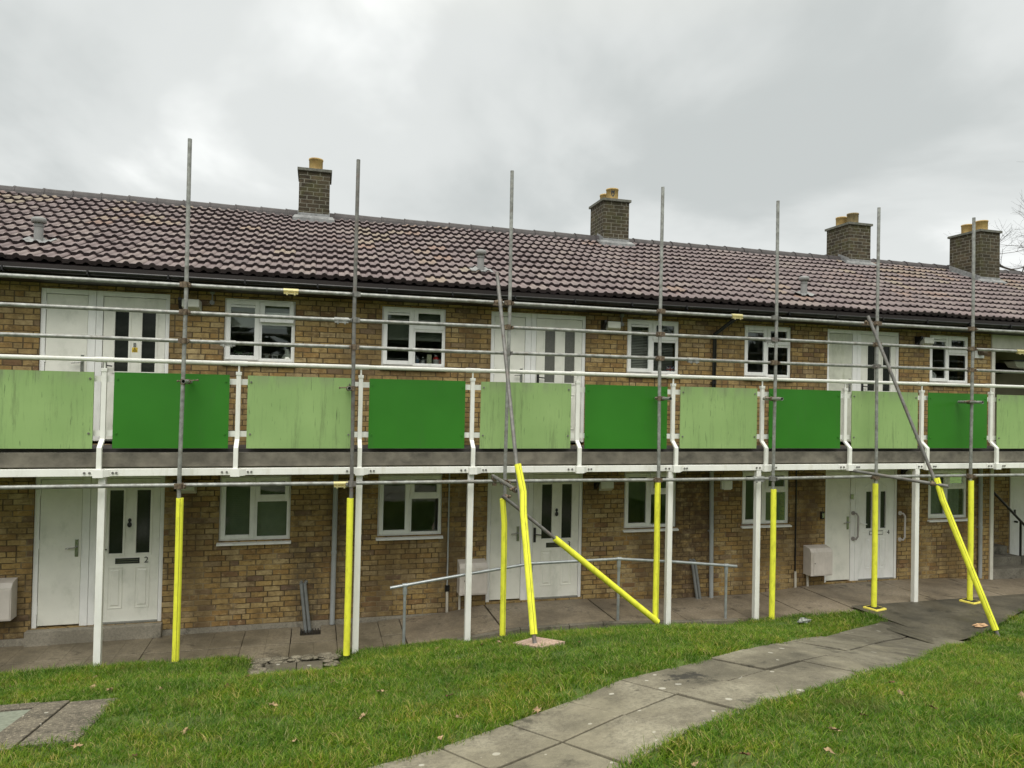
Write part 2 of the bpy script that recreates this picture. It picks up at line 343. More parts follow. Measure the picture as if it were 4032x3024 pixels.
m_flag = concrete('grey_paving_flag', (.18,.16,.117), (.10,.088,.063), (.29,.265,.20), .1, spots=True)
damp_path(m_flag)
m_flagd = concrete('damp_brown_flag', (.185,.155,.105), (.105,.088,.058), (.26,.22,.155), .15)
m_ramp = concrete('brown_concrete', (.215,.175,.122), (.135,.11,.078), (.29,.24,.175), .15)
m_apron = concrete('dark_damp_concrete', (.075,.066,.047), (.042,.037,.027), (.125,.11,.08), .2)
m_kerb = concrete('kerb_concrete', (.16,.14,.105), (.1,.09,.065), (.2,.18,.14), 0)
m_frame = concrete('exposed_aggregate_surround', (.115,.098,.075), (.07,.06,.046), (.19,.165,.125), .05, 2, True, .35)
m_rubble = concrete('broken_mortar_edge', (.17,.15,.11), (.08,.07,.045), (.3,.27,.2), 0, 6, False, .3)
m_step = concrete('concrete_step', (.26,.235,.185), (.19,.17,.13), (.33,.3,.24), 0)
m_stepd = concrete('stair_concrete', (.19,.175,.14), (.12,.11,.085), (.25,.23,.19), 0)

# panels
m_pd, t, b = newmat('dark_green_panel'); P = pos(t)
c = ramp(t, noise(t, P, 1.2, 3), [(.3, (.026,.165,.011,1)), (.7, (.034,.20,.016,1))])
c = mix(t, M_(t, 'MULTIPLY', node_map(t, noise(t, vmul(t, P, (7,7,1.4)), 1, 5, .7), .55, .75), .3), c, (.05,.13,.035,1))
t.links.new(c, b.inputs['Base Color']); b.inputs['Roughness'].default_value = .38
m_pl, t, b = newmat('pale_green_panel'); P = pos(t)
c = ramp(t, noise(t, P, 1.5, 4), [(.3, (.24,.38,.135,1)), (.7, (.30,.45,.17,1))])
st = node_map(t, noise(t, vmul(t, P, (13, 13, 1.1)), 1.0, 7, .8), .50, .68)
c = mix(t, M_(t, 'MULTIPLY', st, .65), c, (.15,.215,.085,1))
s3 = node_map(t, noise(t, vmul(t, P, (55, 55, 4)), 1.0, 3, .6), .66, .70)
c = mix(t, M_(t, 'MULTIPLY', s3, .62), c, (.045,.07,.025,1))
sp = node(t, 'ShaderNodeSeparateXYZ'); t.links.new(P, sp.inputs[0])
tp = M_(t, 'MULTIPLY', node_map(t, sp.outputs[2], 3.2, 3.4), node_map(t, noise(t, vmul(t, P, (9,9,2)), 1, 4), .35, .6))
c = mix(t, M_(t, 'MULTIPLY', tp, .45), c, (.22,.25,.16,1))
t.links.new(c, b.inputs['Base Color']); b.inputs['Roughness'].default_value = .6

# roof tile
m_tile, t, b = newmat('plum_brown_roof_tile'); P = pos(t)
at = node(t, 'ShaderNodeAttribute', attribute_name='tile_rand')
c = ramp(t, at.outputs['Fac'], [(0, (.15,.112,.115,1)), (.4, (.178,.134,.136,1)), (.75, (.20,.154,.153,1)), (1, (.225,.18,.168,1))])
c = mix(t, M_(t, 'GREATER_THAN', at.outputs['Fac'], 1.5), c, ramp(t, M_(t, 'SUBTRACT', at.outputs['Fac'], 2.0), [(0, (.24,.155,.125,1)), (.5, (.255,.19,.15,1)), (1, (.26,.215,.165,1))]))
c = mix(t, M_(t, 'MULTIPLY', node_map(t, noise(t, P, .8, 4, .7), .60, .70), .35), c, (.40,.25,.17,1))
c = mix(t, M_(t, 'MULTIPLY', node_map(t, noise(t, P, 12, 5, .7), .45, .7), .35), c, (.13,.105,.10,1))
sn = node(t, 'ShaderNodeSeparateXYZ'); gg = node(t, 'ShaderNodeNewGeometry'); t.links.new(gg.outputs['True Normal'], sn.inputs[0])
t.links.new(c, b.inputs['Base Color']); b.inputs['Roughness'].default_value = .5; b.inputs['Specular IOR Level'].default_value = .45
bump(t, b, noise(t, P, 90, 3), .2, .003)
m_nose_shade = simple('shade_painted_tile_edge', (.022,.012,.014), .7, .2, 9)  # underside shade of the tile noses, put into a dark base colour

# lawn soil and grass
m_soil, t, b = newmat('mown_lawn_base'); P = pos(t)
c = ramp(t, noise(t, P, 3.0, 6, .7), [(.3, (.045,.06,.012,1)), (.5, (.075,.12,.018,1)), (.75, (.10,.16,.025,1))])
c = mix(t, node_map(t, noise(t, P, 22, 4, .7), .62, .75), c, (.06,.045,.025,1))
t.links.new(c, b.inputs['Base Color']); b.inputs['Roughness'].default_value = .95; bump(t, b, noise(t, P, 40, 5, .7), .6, .02)
m_earth = simple('dark_soil', (.075,.062,.04), .95, .3, 10, bmp=.5)
m_grass, t, b = newmat('grass_blade'); P = pos(t)
at = node(t, 'ShaderNodeAttribute', attribute_name='blade')
c = ramp(t, at.outputs['Fac'], [(0, (.04,.105,.004,1)), (.35, (.082,.18,.006,1)), (.65, (.125,.24,.010,1)), (.86, (.20,.29,.026,1)), (.94, (.36,.35,.11,1)), (1, (.42,.36,.17,1))])
c2 = ramp(t, noise(t, P, 1.1, 6, .72), [(.32, (.42,.62,.5,1)), (.48, (.95,1,.95,1)), (.66, (1.4,1.15,.9,1))])
c = mix(t, 1.0, c, c2, 'MULTIPLY')
c = mix(t, M_(t, 'MULTIPLY', node_map(t, noise(t, P, 2.6, 6, .75), .55, .68), .5), c, (.15,.13,.035,1))
t.links.new(c, b.inputs['Base Color']); b.inputs['Roughness'].default_value = .55; b.inputs['Specular IOR Level'].default_value = .3
b.inputs['Subsurface Weight'].default_value = 0.0
tl = node(t, 'ShaderNodeBsdfTranslucent'); t.links.new(c, tl.inputs['Color'])
ms = node(t, 'ShaderNodeMixShader'); ms.inputs[0].default_value = .3
t.links.new(b.outputs[0], ms.inputs[1]); t.links.new(tl.outputs[0], ms.inputs[2]); t.links.new(ms.outputs[0], t.nodes['Material Output'].inputs[0])

# ---------------------------------------------------------------- ground
def Zs(x): return np.interp(x, [-8,-3.6,-.8,.9,1.9,2.5,4.2,5.2,6.4,7.5,8.3,10.5,11.5,12.5,16], [-.22,-.19,-.18,-.17,-.11,-.02,-.02,-.08,-.12,-.09,-.02,-.01,-.04,-.12,-.2])
def G(x, y):
    t = -np.asarray(y, float)
    a = np.interp(t, [1.3,1.5,3.3,10.7,16,60], [.03,.08,.55,1.65,2.1,2.6])+Zs(x)
    b = np.interp(t, [1.3,3.0,4.2,10.7,16,60], [0,.04,.25,1.5,2.0,2.6])
    k = np.clip((np.asarray(x, float)-4.5)/4.0, 0, 1); k = k*k*(3-2*k)
    h = a*(1-k)+b*k
    w = np.clip((.5-np.asarray(x, float))/.8, 0, 1)*np.interp(t, [1.3,1.45,2.6], [.02,.06,0])
    x_ = np.asarray(x, float)
    dip = np.interp(t, [1.25,1.5,1.9,2.2,2.6,3.2], [0,.13,.20,.165,.115,0])*np.clip((.85-np.abs(x_+.2))/.35, 0, 1)
    kd = np.interp(t, [1.2,1.5,2.4], [.24,.18,0])*np.clip((x_-1.7)/.7, 0, 1)*np.clip((6.5-x_)/.8, 0, 1)
    return h+w-dip-kd
def Gf(x, y): return float(G(np.array([x]), np.array([y]))[0])
CL = [(-3.2,-8.6),(-1.8,-7.75),(-.4,-7.0),(.5,-6.6),(1.27,-6.27),(1.55,-6.14),(2.02,-5.94),(2.48,-5.76),(3.0,-5.52),(3.84,-5.21),(4.85,-4.73),(5.7,-4.2),(6.5,-3.6),(7.3,-3.06),(8.14,-2.7)]
def resample(P, step):
    P = np.array(P); 
    pts = []
    for i in range(len(P)-1):
        p0 = P[max(i-1,0)]; p1 = P[i]; p2 = P[i+1]; p3 = P[min(i+2,len(P)-1)]
        for s in np.linspace(0, 1, 12, endpoint=False):
            pts.append(.5*((2*p1)+(-p0+p2)*s+(2*p0-5*p1+4*p2-p3)*s*s+(-p0+3*p1-3*p2+p3)*s**3))
    pts.append(P[-1]); pts = np.array(pts)
    for _ in range(3): pts[2:-2] = (pts[:-4]+pts[1:-3]+pts[2:-2]+pts[3:-1]+pts[4:])/5
    d = np.r_[0, np.cumsum(np.linalg.norm(np.diff(pts, axis=0), axis=1))]
    n = int(round(d[-1]/step)); s = np.linspace(0, d[-1], n+1)
    return np.c_[np.interp(s, d, pts[:,0]), np.interp(s, d, pts[:,1])]
CLR = resample(CL, .61); CLF = resample(CL, .1)
def path_w(i, n):          # half width, tapering a little near the apron
    return .60 if i < n-4 else .57
def dist_path(x, y):
    x = np.asarray(x); y = np.asarray(y); d = np.full(x.shape, 9.)
    for px, py in CLF: d = np.minimum(d, np.hypot(x-px, y-py))
    return d
APX = [8.05, 9.1, 10.75, 11.6, 12.6, 20]; APY = [-3.24, -2.85, -2.08, -1.62, -1.55, -1.5]
def lawn_edge(x):          # the y at which the lawn begins, going towards the camera
    return np.interp(x, [-9,1.2,2.2,6.2,6.5,7.2,8.0,8.12,8.16,9.1,10.75,11.6,12.6,20], [-1.25,-1.25,-1.27,-1.27,-1.5,-1.58,-1.62,-1.8,-3.24,-2.85,-2.08,-1.62,-1.55,-1.5])
def in_block(x, y): return (x > -.72) & (x < .34) & (y > -1.88) & (y < -1.2)
def in_cover(x, y): return (x > -3.4) & (x < -1.62) & (y > -4.86) & (y < -3.52)
xs = np.r_[-90, -60, -40, -25, -15, np.arange(-10, 18.01, .12), 22, 30, 45, 70, 100]
ys = np.r_[-80, -55, -35, -22, -15, np.arange(-12, .61, .1), 2, 5, 9, 16, 30, 60, 100]
X, Y = np.meshgrid(xs, ys, indexing='ij')
Zg = G(X, np.minimum(Y, -1.3))
Zg += .010*np.sin(X*5.1+Y*2.3)*np.sin(Y*6.7-X*1.9)*(Y < -1.4)
Zg = np.where(Y > lawn_edge(X), Zs(X)-.07, Zg)
Zg = np.where((Y > -1.3), np.minimum(Zg, Zs(X)-.07), Zg)
Zg = np.where(in_block(X, Y), -.24, Zg)
Zg = np.where(dist_path(X, Y) < .62, Zg-.05, Zg)
Zg = np.where(in_cover(X, Y), Zg-.05, Zg)
ni, nj = X.shape
vs = np.c_[X.ravel(), Y.ravel(), Zg.ravel()]
g = MB(); g.v = [tuple(v) for v in vs]
for i in range(ni-1):
    for j in range(nj-1):
        g.f.append((i*nj+j, (i+1)*nj+j, (i+1)*nj+j+1, i*nj+j+1))
        cx_, cy_ = (xs[i]+xs[i+1])/2, (ys[j]+ys[j+1])/2
        g.sm.append(True); g.mi.append(1 if cy_ > float(lawn_edge(cx_))+.02 and cy_ < 1 else 0)
g.build('lawn_ground', [m_soil, m_earth], label='sloping mown lawn ground rising from the flats towards the viewer', kind='structure')

# curved path of paired flags
g = MB(); n = len(CLR)
tan = np.gradient(CLR, axis=0); tan /= np.linalg.norm(tan, axis=1)[:,None]; nor = np.c_[-tan[:,1], tan[:,0]]
for i in range(n-1):
    for s in (0, 1):
        a0, a1 = (.012, path_w(i, n)) if s else (-path_w(i, n), -.012)
        q = []
        for k, a in ((i, a0), (i+1, a0), (i+1, a1), (i, a1)):
            off = .008 if k == i else -.008
            q.append(CLR[k]+nor[k]*a+tan[k]*off)
        if s == 0: q = [q[0], q[1], q[2], q[3]]
        dz = random.uniform(-.006, .008)
        top = [(p[0], p[1], Gf(p[0], p[1])+.004+dz+random.uniform(-.004, .004)) for p in q]
        bot = [(p[0], p[1], p_[2]-.06) for p, p_ in zip(q, top)]
        g.hexa(bot, top)
g.build('path', m_flag, bevel=.006, label='curving path of paired square grey paving flags across the lawn', kind='structure')

# flags and concrete along the foot of the building
def strip_slab(g, x0, x1, y0, y1, dz=0., th=.06, mi=0):
    k = max(1, int(abs(x1-x0)/.3))
    for i in range(k):
        a = x0+(x1-x0)*i/k; b_ = x0+(x1-x0)*(i+1)/k
        za, zb = float(Zs(a))+dz, float(Zs(b_))+dz
        g.hexa([(a,y0,za-th),(b_,y0,zb-th),(b_,y1,zb-th),(a,y1,za-th)], [(a,y0,za),(b_,y0,zb),(b_,y1,zb),(a,y1,za)], mi)
g = MB(); J = [-8.2,-7.0,-5.8,-4.55,-3.3,-2.08,-.9,-.28,.33,.93,1.24]
for a, b_ in zip(J[:-1], J[1:]):
    for (y0, y1) in ((-1.25,-.71), (-.695,-.03)):
        if y1 == -.03 and a == -.28:          # a gully is let into this flag
            strip_slab(g, a+.008, b_-.008, -.695, -.42); strip_slab(g, a+.008, -.16, -.42, -.03); strip_slab(g, .12, b_-.008, -.42, -.03); continue
        strip_slab(g, a+.003, b_-.003, y0, y1, random.uniform(-.005, .005))
g.build('walkway_flags', m_flagd, bevel=.005, label='damp brown paving flags along the foot of the wall', kind='structure')
g = MB()
for a, b_ in ((1.25,2.53), (2.56,4.23), (4.26,5.4), (5.41,6.45)): strip_slab(g, a, b_, -1.16, -.03, .004)
g.build('access_ramp', m_ramp, label='brown concrete ramp and landing before the middle doors', kind='structure')
g = MB()
for a, b_ in ((6.46,7.4), (7.42,8.2)):
    strip_slab(g, a, b_, -1.45, -.03, .002)
for a, b_ in ((8.22,9.9), (9.92,11.4), (11.42,12.6)): strip_slab(g, a, b_, -1.29, -.03, .004)
strip_slab(g, 12.61, 22, -1.45, 3.0, .0)
g.build('landing', m_ramp, label='pale brown concrete landing before the right hand doors', kind='structure')
g = MB(); XX = np.linspace(8.17, 12.6, 30)
q_ = [(7.70,-3.42),(8.17,-3.24),(8.17,-2.0),(7.75,-2.25)]
for k in range(4):
    f0, f1 = k/4, (k+1)/4; l_ = lambda a, b_, f: (a[0]+(b_[0]-a[0])*f, a[1]+(b_[1]-a[1])*f)
    P4 = [l_(q_[0],q_[1],f0), l_(q_[0],q_[1],f1), l_(q_[3],q_[2],f1), l_(q_[3],q_[2],f0)]
    g.add([(p[0], p[1], Gf(*p)-.006) for p in P4], [(0,1,2,3)])
for a, b_ in zip(XX[:-1], XX[1:]):
    ya, yb = np.interp(a, APX, APY), np.interp(b_, APX, APY); K = 8
    for k in range(K):
        P4 = [(a, -1.305+(ya+1.305)*k/K), (b_, -1.305+(yb+1.305)*k/K), (b_, -1.305+(yb+1.305)*(k+1)/K), (a, -1.305+(ya+1.305)*(k+1)/K)]
        g.add([(p[0], p[1], Gf(*p)+.010) for p in P4], [(0,3,2,1)])
g.build('pavement_apron', m_apron, label='dark damp concrete apron joining the curved path to the landing', kind='structure')
# kerb of the ramp
k_ = empty('ramp_kerb', (4.2,-1.22,-.1), 'low concrete kerb edging the ramp along the lawn', 'kerb')
for a, b_ in ((1.9,2.78), (2.79,3.5), (3.51,4.02), (4.03,4.9), (4.91,5.6), (5.61,6.25)):
    g = MB(); za, zb = float(Zs(a))+.012, float(Zs(b_))+.012
    g.hexa([(a,-1.25,za-.25),(b_,-1.25,zb-.25),(b_,-1.165,zb-.25),(a,-1.165,za-.25)], [(a,-1.25,za),(b_,-1.25,zb),(b_,-1.165,zb),(a,-1.165,za)])
    g.build('kerb_stone', m_kerb, k_, bevel=.008)
# sunken slab block in the bank
kb = empty('sunken_paving', (-.2,-1.6,-.2), 'broken edged paving slabs sunk into the grass bank', 'paving slabs')
g = MB(); g.hexa([(-.55,-1.86,-.24),(-.18,-1.86,-.24),(-.18,-1.42,-.24),(-.55,-1.42,-.24)], [(-.55,-1.86,-.165),(-.18,-1.86,-.16),(-.18,-1.42,-.17),(-.55,-1.42,-.175)]); g.build('slab', m_flag, kb, bevel=.006)
g = MB(); g.hexa([(-.17,-1.86,-.24),(.14,-1.86,-.24),(.14,-1.42,-.24),(-.17,-1.42,-.24)], [(-.17,-1.86,-.158),(.14,-1.86,-.16),(.14,-1.42,-.172),(-.17,-1.42,-.168)]); g.build('slab', m_flag, kb, bevel=.006)
g = MB()
for i in range(70):
    u = random.random(); e_ = random.random()
    if e_ < .62: x, y = -.68+u*1.0, -1.33+random.uniform(-.06, .07)
    elif e_ < .84: x, y = -.64+random.uniform(-.05,.05), -1.35-u*.45
    else: x, y = .24+random.uniform(-.05,.05), -1.3-u*.4
    g.ball((x, y, -.175+random.uniform(-.01,.03)), random.uniform(.03,.065), 8, (1.6,1.1,.32))
g.build('rubble_edge', m_rubble, kb)
# inspection cover
kc = empty('inspection_chamber', (-2.3,-4.2,.45), 'grey inspection cover in an exposed aggregate surround in the lawn corner', 'drain cover')
def gslab(g, x0, x1, y0, y1, dz, th=.08):
    q = [(x0,y0),(x1,y0),(x1,y1),(x0,y1)]
    g.hexa([(a,b_,Gf(a,b_)+dz-th) for a,b_ in q], [(a,b_,Gf(a,b_)+dz) for a,b_ in q])
g = MB(); gslab(g, -2.05, -1.66, -4.78, -3.6, .014); g.build('surround_slab', m_frame, kc, bevel=.006)
g = MB(); gslab(g, -2.30, -2.065, -4.85, -3.56, .02); gslab(g, -3.5, -2.302, -3.70, -3.53, .02); gslab(g, -3.5,-2.302,-4.95,-4.78,.016); g.build('surround_frame', m_frame, kc, bevel=.006)
g = MB(); gslab(g, -3.3, -2.315, -4.765, -3.712, .004); g.build('cover_plate', m_cover, kc)
g = MB(); gslab(g, -2.86, -2.72, -3.95, -3.86, .007, .01); gslab(g, -2.69, -2.60, -3.95, -3.86, .007, .01); g.build('lifting_hole', m_padb, kc)

# ---------------------------------------------------------------- building
B = empty('apartment_building', (4, 0, 0), 'long two storey brick block of flats with plum tiled roof', 'building')
x_lo, x_hi = -9.0, 22.0
DX = [-3.585, 2.575, 8.745]; DW = 1.58
WX = [(-1.30,-.34), (.90,1.865), (4.87,5.82), (7.06,8.005), (11.0,11.93)]
opens = []
for dx in DX: opens += [(dx, dx+DW, 0.0, 2.04), (dx, dx+DW, 2.44, 4.522)]
for (a, b_) in WX: opens += [(a, b_, 1.075, 1.995), (a, b_, 3.62, 4.512)]
for (a, b_) in [(-7.46,-6.5), (-5.27,-4.32)]: opens += [(a, b_, 1.075, 1.995), (a, b_, 3.62, 4.512)]
opens += [(12.47, 16.4, -.4, 2.25), (12.47, 16.4, 2.26, 4.31)]
def wall_grid(g, x0, x1, z0, z1, ops, y0, y1, mi=0):
    X_ = sorted({x0, x1}|{o for q in ops for o in q[:2]}); Z_ = sorted({z0, z1}|{o for q in ops for o in q[2:]})
    inside = lambda x, z: any(a < x < b_ and c < z < d for a, b_, c, d in ops)
    for i in range(len(X_)-1):
        for j in range(len(Z_)-1):
            a, b_, c, d = X_[i], X_[i+1], Z_[j], Z_[j+1]
            if inside((a+b_)/2, (c+d)/2): continue
            g.add([(a,y0,c),(b_,y0,c),(b_,y0,d),(a,y0,d)], [(0,1,2,3)], False, mi)
            g.add([(a,y1,c),(b_,y1,c),(b_,y1,d),(a,y1,d)], [(0,3,2,1)], False, mi)
    for a, b_, c, d in ops:                     # reveals
        g.add([(a,y0,c),(a,y1,c),(a,y1,d),(a,y0,d)], [(0,1,2,3)], False, mi); g.add([(b_,y0,c),(b_,y1,c),(b_,y1,d),(b_,y0,d)], [(0,3,2,1)], False, mi)
        g.add([(a,y0,c),(b_,y0,c),(b_,y1,c),(a,y1,c)], [(0,1,2,3)], False, mi); g.add([(a,y0,d),(b_,y0,d),(b_,y1,d),(a,y1,d)], [(0,3,2,1)], False, mi)
g = MB(); wall_grid(g, x_lo, x_hi, -.4, 4.66, opens, 0, .26)
g.box(x_lo, x_lo+.26, .26, 7.0, -.4, 4.66); g.box(x_hi-.26, x_hi, .26, 7.0, -.4, 4.66); g.box(x_lo, x_hi, 7.0, 7.26, -.4, 4.66)
me_wall = g.build('wall', m_brick, B)
g = MB(); g.box(x_lo+.26, 12.2, 2.6, 2.7, -.4, 4.66); g.box(16.67, x_hi-.26, 2.6, 2.7, -.4, 4.66)
g.box(x_lo+.26, 12.2, .27, 2.6, 2.28, 2.43); g.box(x_lo+.26, x_hi-.26, .27, 6.9, 4.67, 4.7); g.box(x_lo+.26, 12.2, .27, 2.6, -.3, -.2)
for x in (-6, -3.9, -1.75, .25, 2.35, 4.4, 6.4, 8.5, 10.5): g.box(x, x+.1, .27, 2.6, -.2, 4.66)
g.build('interior_partition', m_room, B)
# plinth
g = MB()
for a, b_ in ((x_lo,-3.62), (-1.985,2.56), (4.18,8.72), (10.34,12.45)): g.box(a, b_, -.012, 0.0, -.45, -.11)
g.build('plinth', m_step, B)
g = MB(); g.box(-3.62, -1.985, -.10, .05, -.4, -.004); g.build('doorstep', m_step, B, bevel=.01, label='long pale concrete doorstep under door number 2')

# roof
TP = .454; Y0 = -.42; Z0 = 4.795; DYR = .325; NR = 12
def roof_z(y): return Z0+TP*(y-Y0)
roof_v = []; roof_f = []; rt = []; fm = []
PR = .1575; prof_u = np.array([0,.25,.47,.52,.56,.62,.70,.78,.86,.93,.975])*PR
def prof(u):
    u = u/PR
    if u < .47: return 0.002*math.sin(u/.47*math.pi)
    return .030*math.sin((u-.47)/.53*math.pi)**.8
U2 = list(prof_u)+[PR+u for u in prof_u]+[.3135]
for k in range(NR):
    ya = Y0+k*DYR; yb = ya+DYR+.02
    for ti in range(int((x_hi-x_lo+.4)/.315)):
        xm_ = x_lo-.2+(ti+.5)*.315; yj = (ya-Y0)/3.9
        pv = sum(math.exp(-(((xm_-a)/w_)**2+((yj-b_)/h_)**2)) for a, b_, w_, h_ in ((-4.6,.86,.7,.12),(-2.8,.66,.55,.14),(1.0,.62,.35,.16),(2.1,.8,.8,.08),(1.3,.25,.7,.15),(13.0,.75,1.1,.2),(12.8,.45,.35,.06),(-6.3,.4,.8,.2),(16.5,.6,1,.2),(7.9,.2,.5,.1)))
        pt = 1.0 if random.random() < pv*.6 or random.random() < .012 else 0.0
        xa = x_lo-.2+ti*.315; j1 = random.uniform(-.003, .003); j2 = random.uniform(-.003,.003); tr_ = random.random()+2*pt; jy = random.uniform(-.006,.006); wv = .007*math.sin(xm_*1.3+k*.4)+.005*math.sin(xm_*3.1); j1 += wv; j2 += wv
        o = len(roof_v)
        for u in U2:
            h = prof(u % PR if u < .3134 else 0)
            roof_v.append((xa+u, ya+jy, roof_z(ya)+.054+h+j1)); roof_v.append((xa+u, yb, roof_z(yb)+.006+h+j2)); roof_v.append((xa+u, ya+.018, roof_z(ya)+.000+h*.95+j1))
        nU = len(U2)
        for q in range(nU-1):
            roof_f.append((o+3*q, o+3*q+3, o+3*q+4, o+3*q+1)); rt.append(tr_); fm.append(0)
            roof_f.append((o+3*q+2, o+3*q+5, o+3*q+3, o+3*q)); rt.append(tr_); fm.append(1)
me = bpy.data.meshes.new('roof')
o4 = len(roof_v); yR = 3.5
roof_v += [(x_lo-.2, yR, roof_z(3.5)-.04), (x_hi+.2, yR, roof_z(3.5)-.04), (x_hi+.2, 7.6, 4.75), (x_lo-.2, 7.6, 4.75), (x_lo-.2,Y0+.03,Z0-.02), (x_hi+.2,Y0+.03,Z0-.02)]
roof_f += [(o4, o4+1, o4+2, o4+3), (o4+4, o4+5, o4+1, o4)]; rt += [.5,.5]; fm += [0,1]
me.from_pydata([(v[0]-4, v[1], v[2]) for v in roof_v], [], roof_f)
me.materials.append(m_tile); me.materials.append(m_nose_shade)
me.polygons.foreach_set('material_index', fm)
me.polygons.foreach_set('use_smooth', [m == 0 for m in fm])
a_ = me.attributes.new('tile_rand', 'FLOAT', 'FACE'); a_.data.foreach_set('value', rt)
ro = bpy.data.objects.new('roof', me); scene.collection.objects.link(ro); ro.parent = B
# ridge tiles
g = MB(); xr = x_lo-.2
while xr < x_hi+.2:
    pr = [(.135,-.06),(.12,.0),(.085,.055),(.03,.082),(-.03,.082),(-.085,.055),(-.12,0),(-.135,-.06)]
    for (xa, xb, s) in ((xr, xr+.435, 1.0), (xr+.425, xr+.455, 1.13)):
        vs = [(xa, 3.47+p[0]*s, 6.595+p[1]*s) for p in pr]+[(xb, 3.47+p[0]*s, 6.585+p[1]*s) for p in pr]
        g.add(vs, [(i, i+1, 9+i, 8+i) for i in range(7)]+[tuple(range(8)), tuple(range(8,16))])
    xr += .45
g.build('ridge', m_ridge, ro, root=B)
# eaves
g = MB(); g.box(x_lo, x_hi, -.40, -.375, 4.60, 4.775); g.build('fascia', m_fascia, B)
g = MB(); g.box(x_lo, x_hi, -.374, -.001, 4.58, 4.60); g.build('soffit', m_fascia, B)
g = MB(); n = 8
gp = [(-.405-.055+.055*math.cos(math.pi*i/n), -.055*math.sin(math.pi*i/n)) for i in range(n+1)]
def gut(x0, x1, s=1.0, dz=0):
    vs = []; 
    for x in (x0, x1):
        for (y, z) in gp: vs.append((x, -.46+(y+.46)*s, 4.705+z*s+dz))
        for (y, z) in gp[::-1]: vs.append((x, -.46+(y+.46)*s*.93, 4.705+z*s*.93+dz))
    m = 2*(n+1); g.add(vs, [(i, (i+1) % m, m+(i+1) % m, m+i) for i in range(m)], True)
gut(x_lo, x_hi)
for x in np.arange(x_lo+1.1, x_hi, 2.0): gut(x, x+.09, 1.14)
for x in np.arange(x_lo+.4, x_hi, .95): g.box(x, x+.03, -.53, -.40, 4.64, 4.652); g.box(x, x+.02, -.53, -.515, 4.64, 4.71)
g.build('gutter', m_black, B)

# chimneys
def chimney(x0, x1, y0, y1, zt, pots, onebyone):
    c = MB(); c.box(x0, x1, y0, y1, 5.6, zt-.05)
    ch = c.build('chimney', m_chim, B)
    if len(pots) == 2 and x0 > 5 and x0 < 6:
        px_, py_ = pots[0][0], pots[0][1]; c = MB(); vs = []
        for (u, z) in ((-.055,.21),(-.02,.20),(.02,.205),(.02,.12),(-.015,.06),(-.055,.12)): a = -math.pi/2+(u-.02)/.131; vs.append((px_+.1295*math.cos(a), py_+.1295*math.sin(a), zt+z))
        c.add(vs, [tuple(range(6))]); c.build('pot_mark', m_dark, ch, root=B)
    c = MB(); c.box(x0-.035, x1+.035, y0-.035, y1+.035, zt-.05, zt+.0)
    for i in range(14):
        c.ball((random.uniform(x0+.08,x1-.08), random.uniform(y0+.08,y1-.08), zt+.0), random.uniform(.04,.08), 8, (1.5,1.5,.35))
    c.build('cap', m_cap, ch, root=B)
    for (px, py, h, mt) in pots:
        c = MB(); c.lathe((px, py, zt), [(.125,0),(.128,h-.03),(.135,h-.028),(.135,h),(.105,h),(.10,h-.12),(.0,h-.125)], 20); c.build('pot', mt, ch, root=B)
    c = MB(); zf = roof_z(y0)
    c.hexa([(x0-.012,y0-.012,zf-.05),(x1+.012,y0-.012,zf-.05),(x1+.012,y0,zf-.05),(x0-.012,y0,zf-.05)], [(x0-.012,y0-.012,zf+.15),(x1+.012,y0-.012,zf+.15),(x1+.012,y0,zf+.15),(x0-.012,y0,zf+.15)])
    c.hexa([(x0-.10,y0-.12,zf-.045),(x1+.10,y0-.12,zf-.045),(x1+.1,y0-.01,zf+.03),(x0-.1,y0-.01,zf+.03)], [(x0-.10,y0-.12,zf+.03),(x1+.10,y0-.12,zf+.03),(x1+.06,y0-.01,zf+.105),(x0-.06,y0-.01,zf+.105)])
    yy = min(y1, 3.47); zb = roof_z(yy)
    for sx, s in ((x0, -1), (x1, 1)):
        a, b_ = sx, sx+s*.012
        lo, hi = min(a,b_), max(a,b_)
        c.hexa([(lo,y0,zf-.05),(hi,y0,zf-.05),(hi,yy,zb-.05),(lo,yy,zb-.05)], [(lo,y0,zf+.17),(hi,y0,zf+.17),(hi,yy,zb+.17),(lo,yy,zb+.17)])
        a, b_ = sx, sx+s*.07; lo, hi = min(a,b_), max(a,b_)
        c.hexa([(lo,y0-.05,zf+.0),(hi,y0-.05,zf+.0),(hi,yy,zb+.0),(lo,yy,zb+.0)], [(lo,y0-.05,zf+.055),(hi,y0-.05,zf+.05),(hi,yy,zb+.05),(lo,yy,zb+.055)])
    c.build('flashing', m_lead, ch, root=B)
    return ch
chimney(-.435, .125, 3.15, 3.9, 7.41, [(-.14,3.35,.24,m_pot)], 0)
chimney(5.71, 6.29, 3.15, 3.9, 7.41, [(5.985,3.36,.26,m_pot), (5.98,3.70,.23,m_pot)], 0)
chimney(11.84, 12.44, 3.12, 3.88, 7.41, [(12.13,3.35,.27,m_potd), (12.11,3.70,.26,m_pot)], 0)
chimney(14.84, 15.42, 2.36, 3.2, 7.32, [(15.12,2.58,.26,m_pot), (15.1,2.95,.25,m_pot)], 0)
chimney(-6.58, -6.0, 3.15, 3.9, 7.41, [(-6.3,3.35,.24,m_pot)], 0)

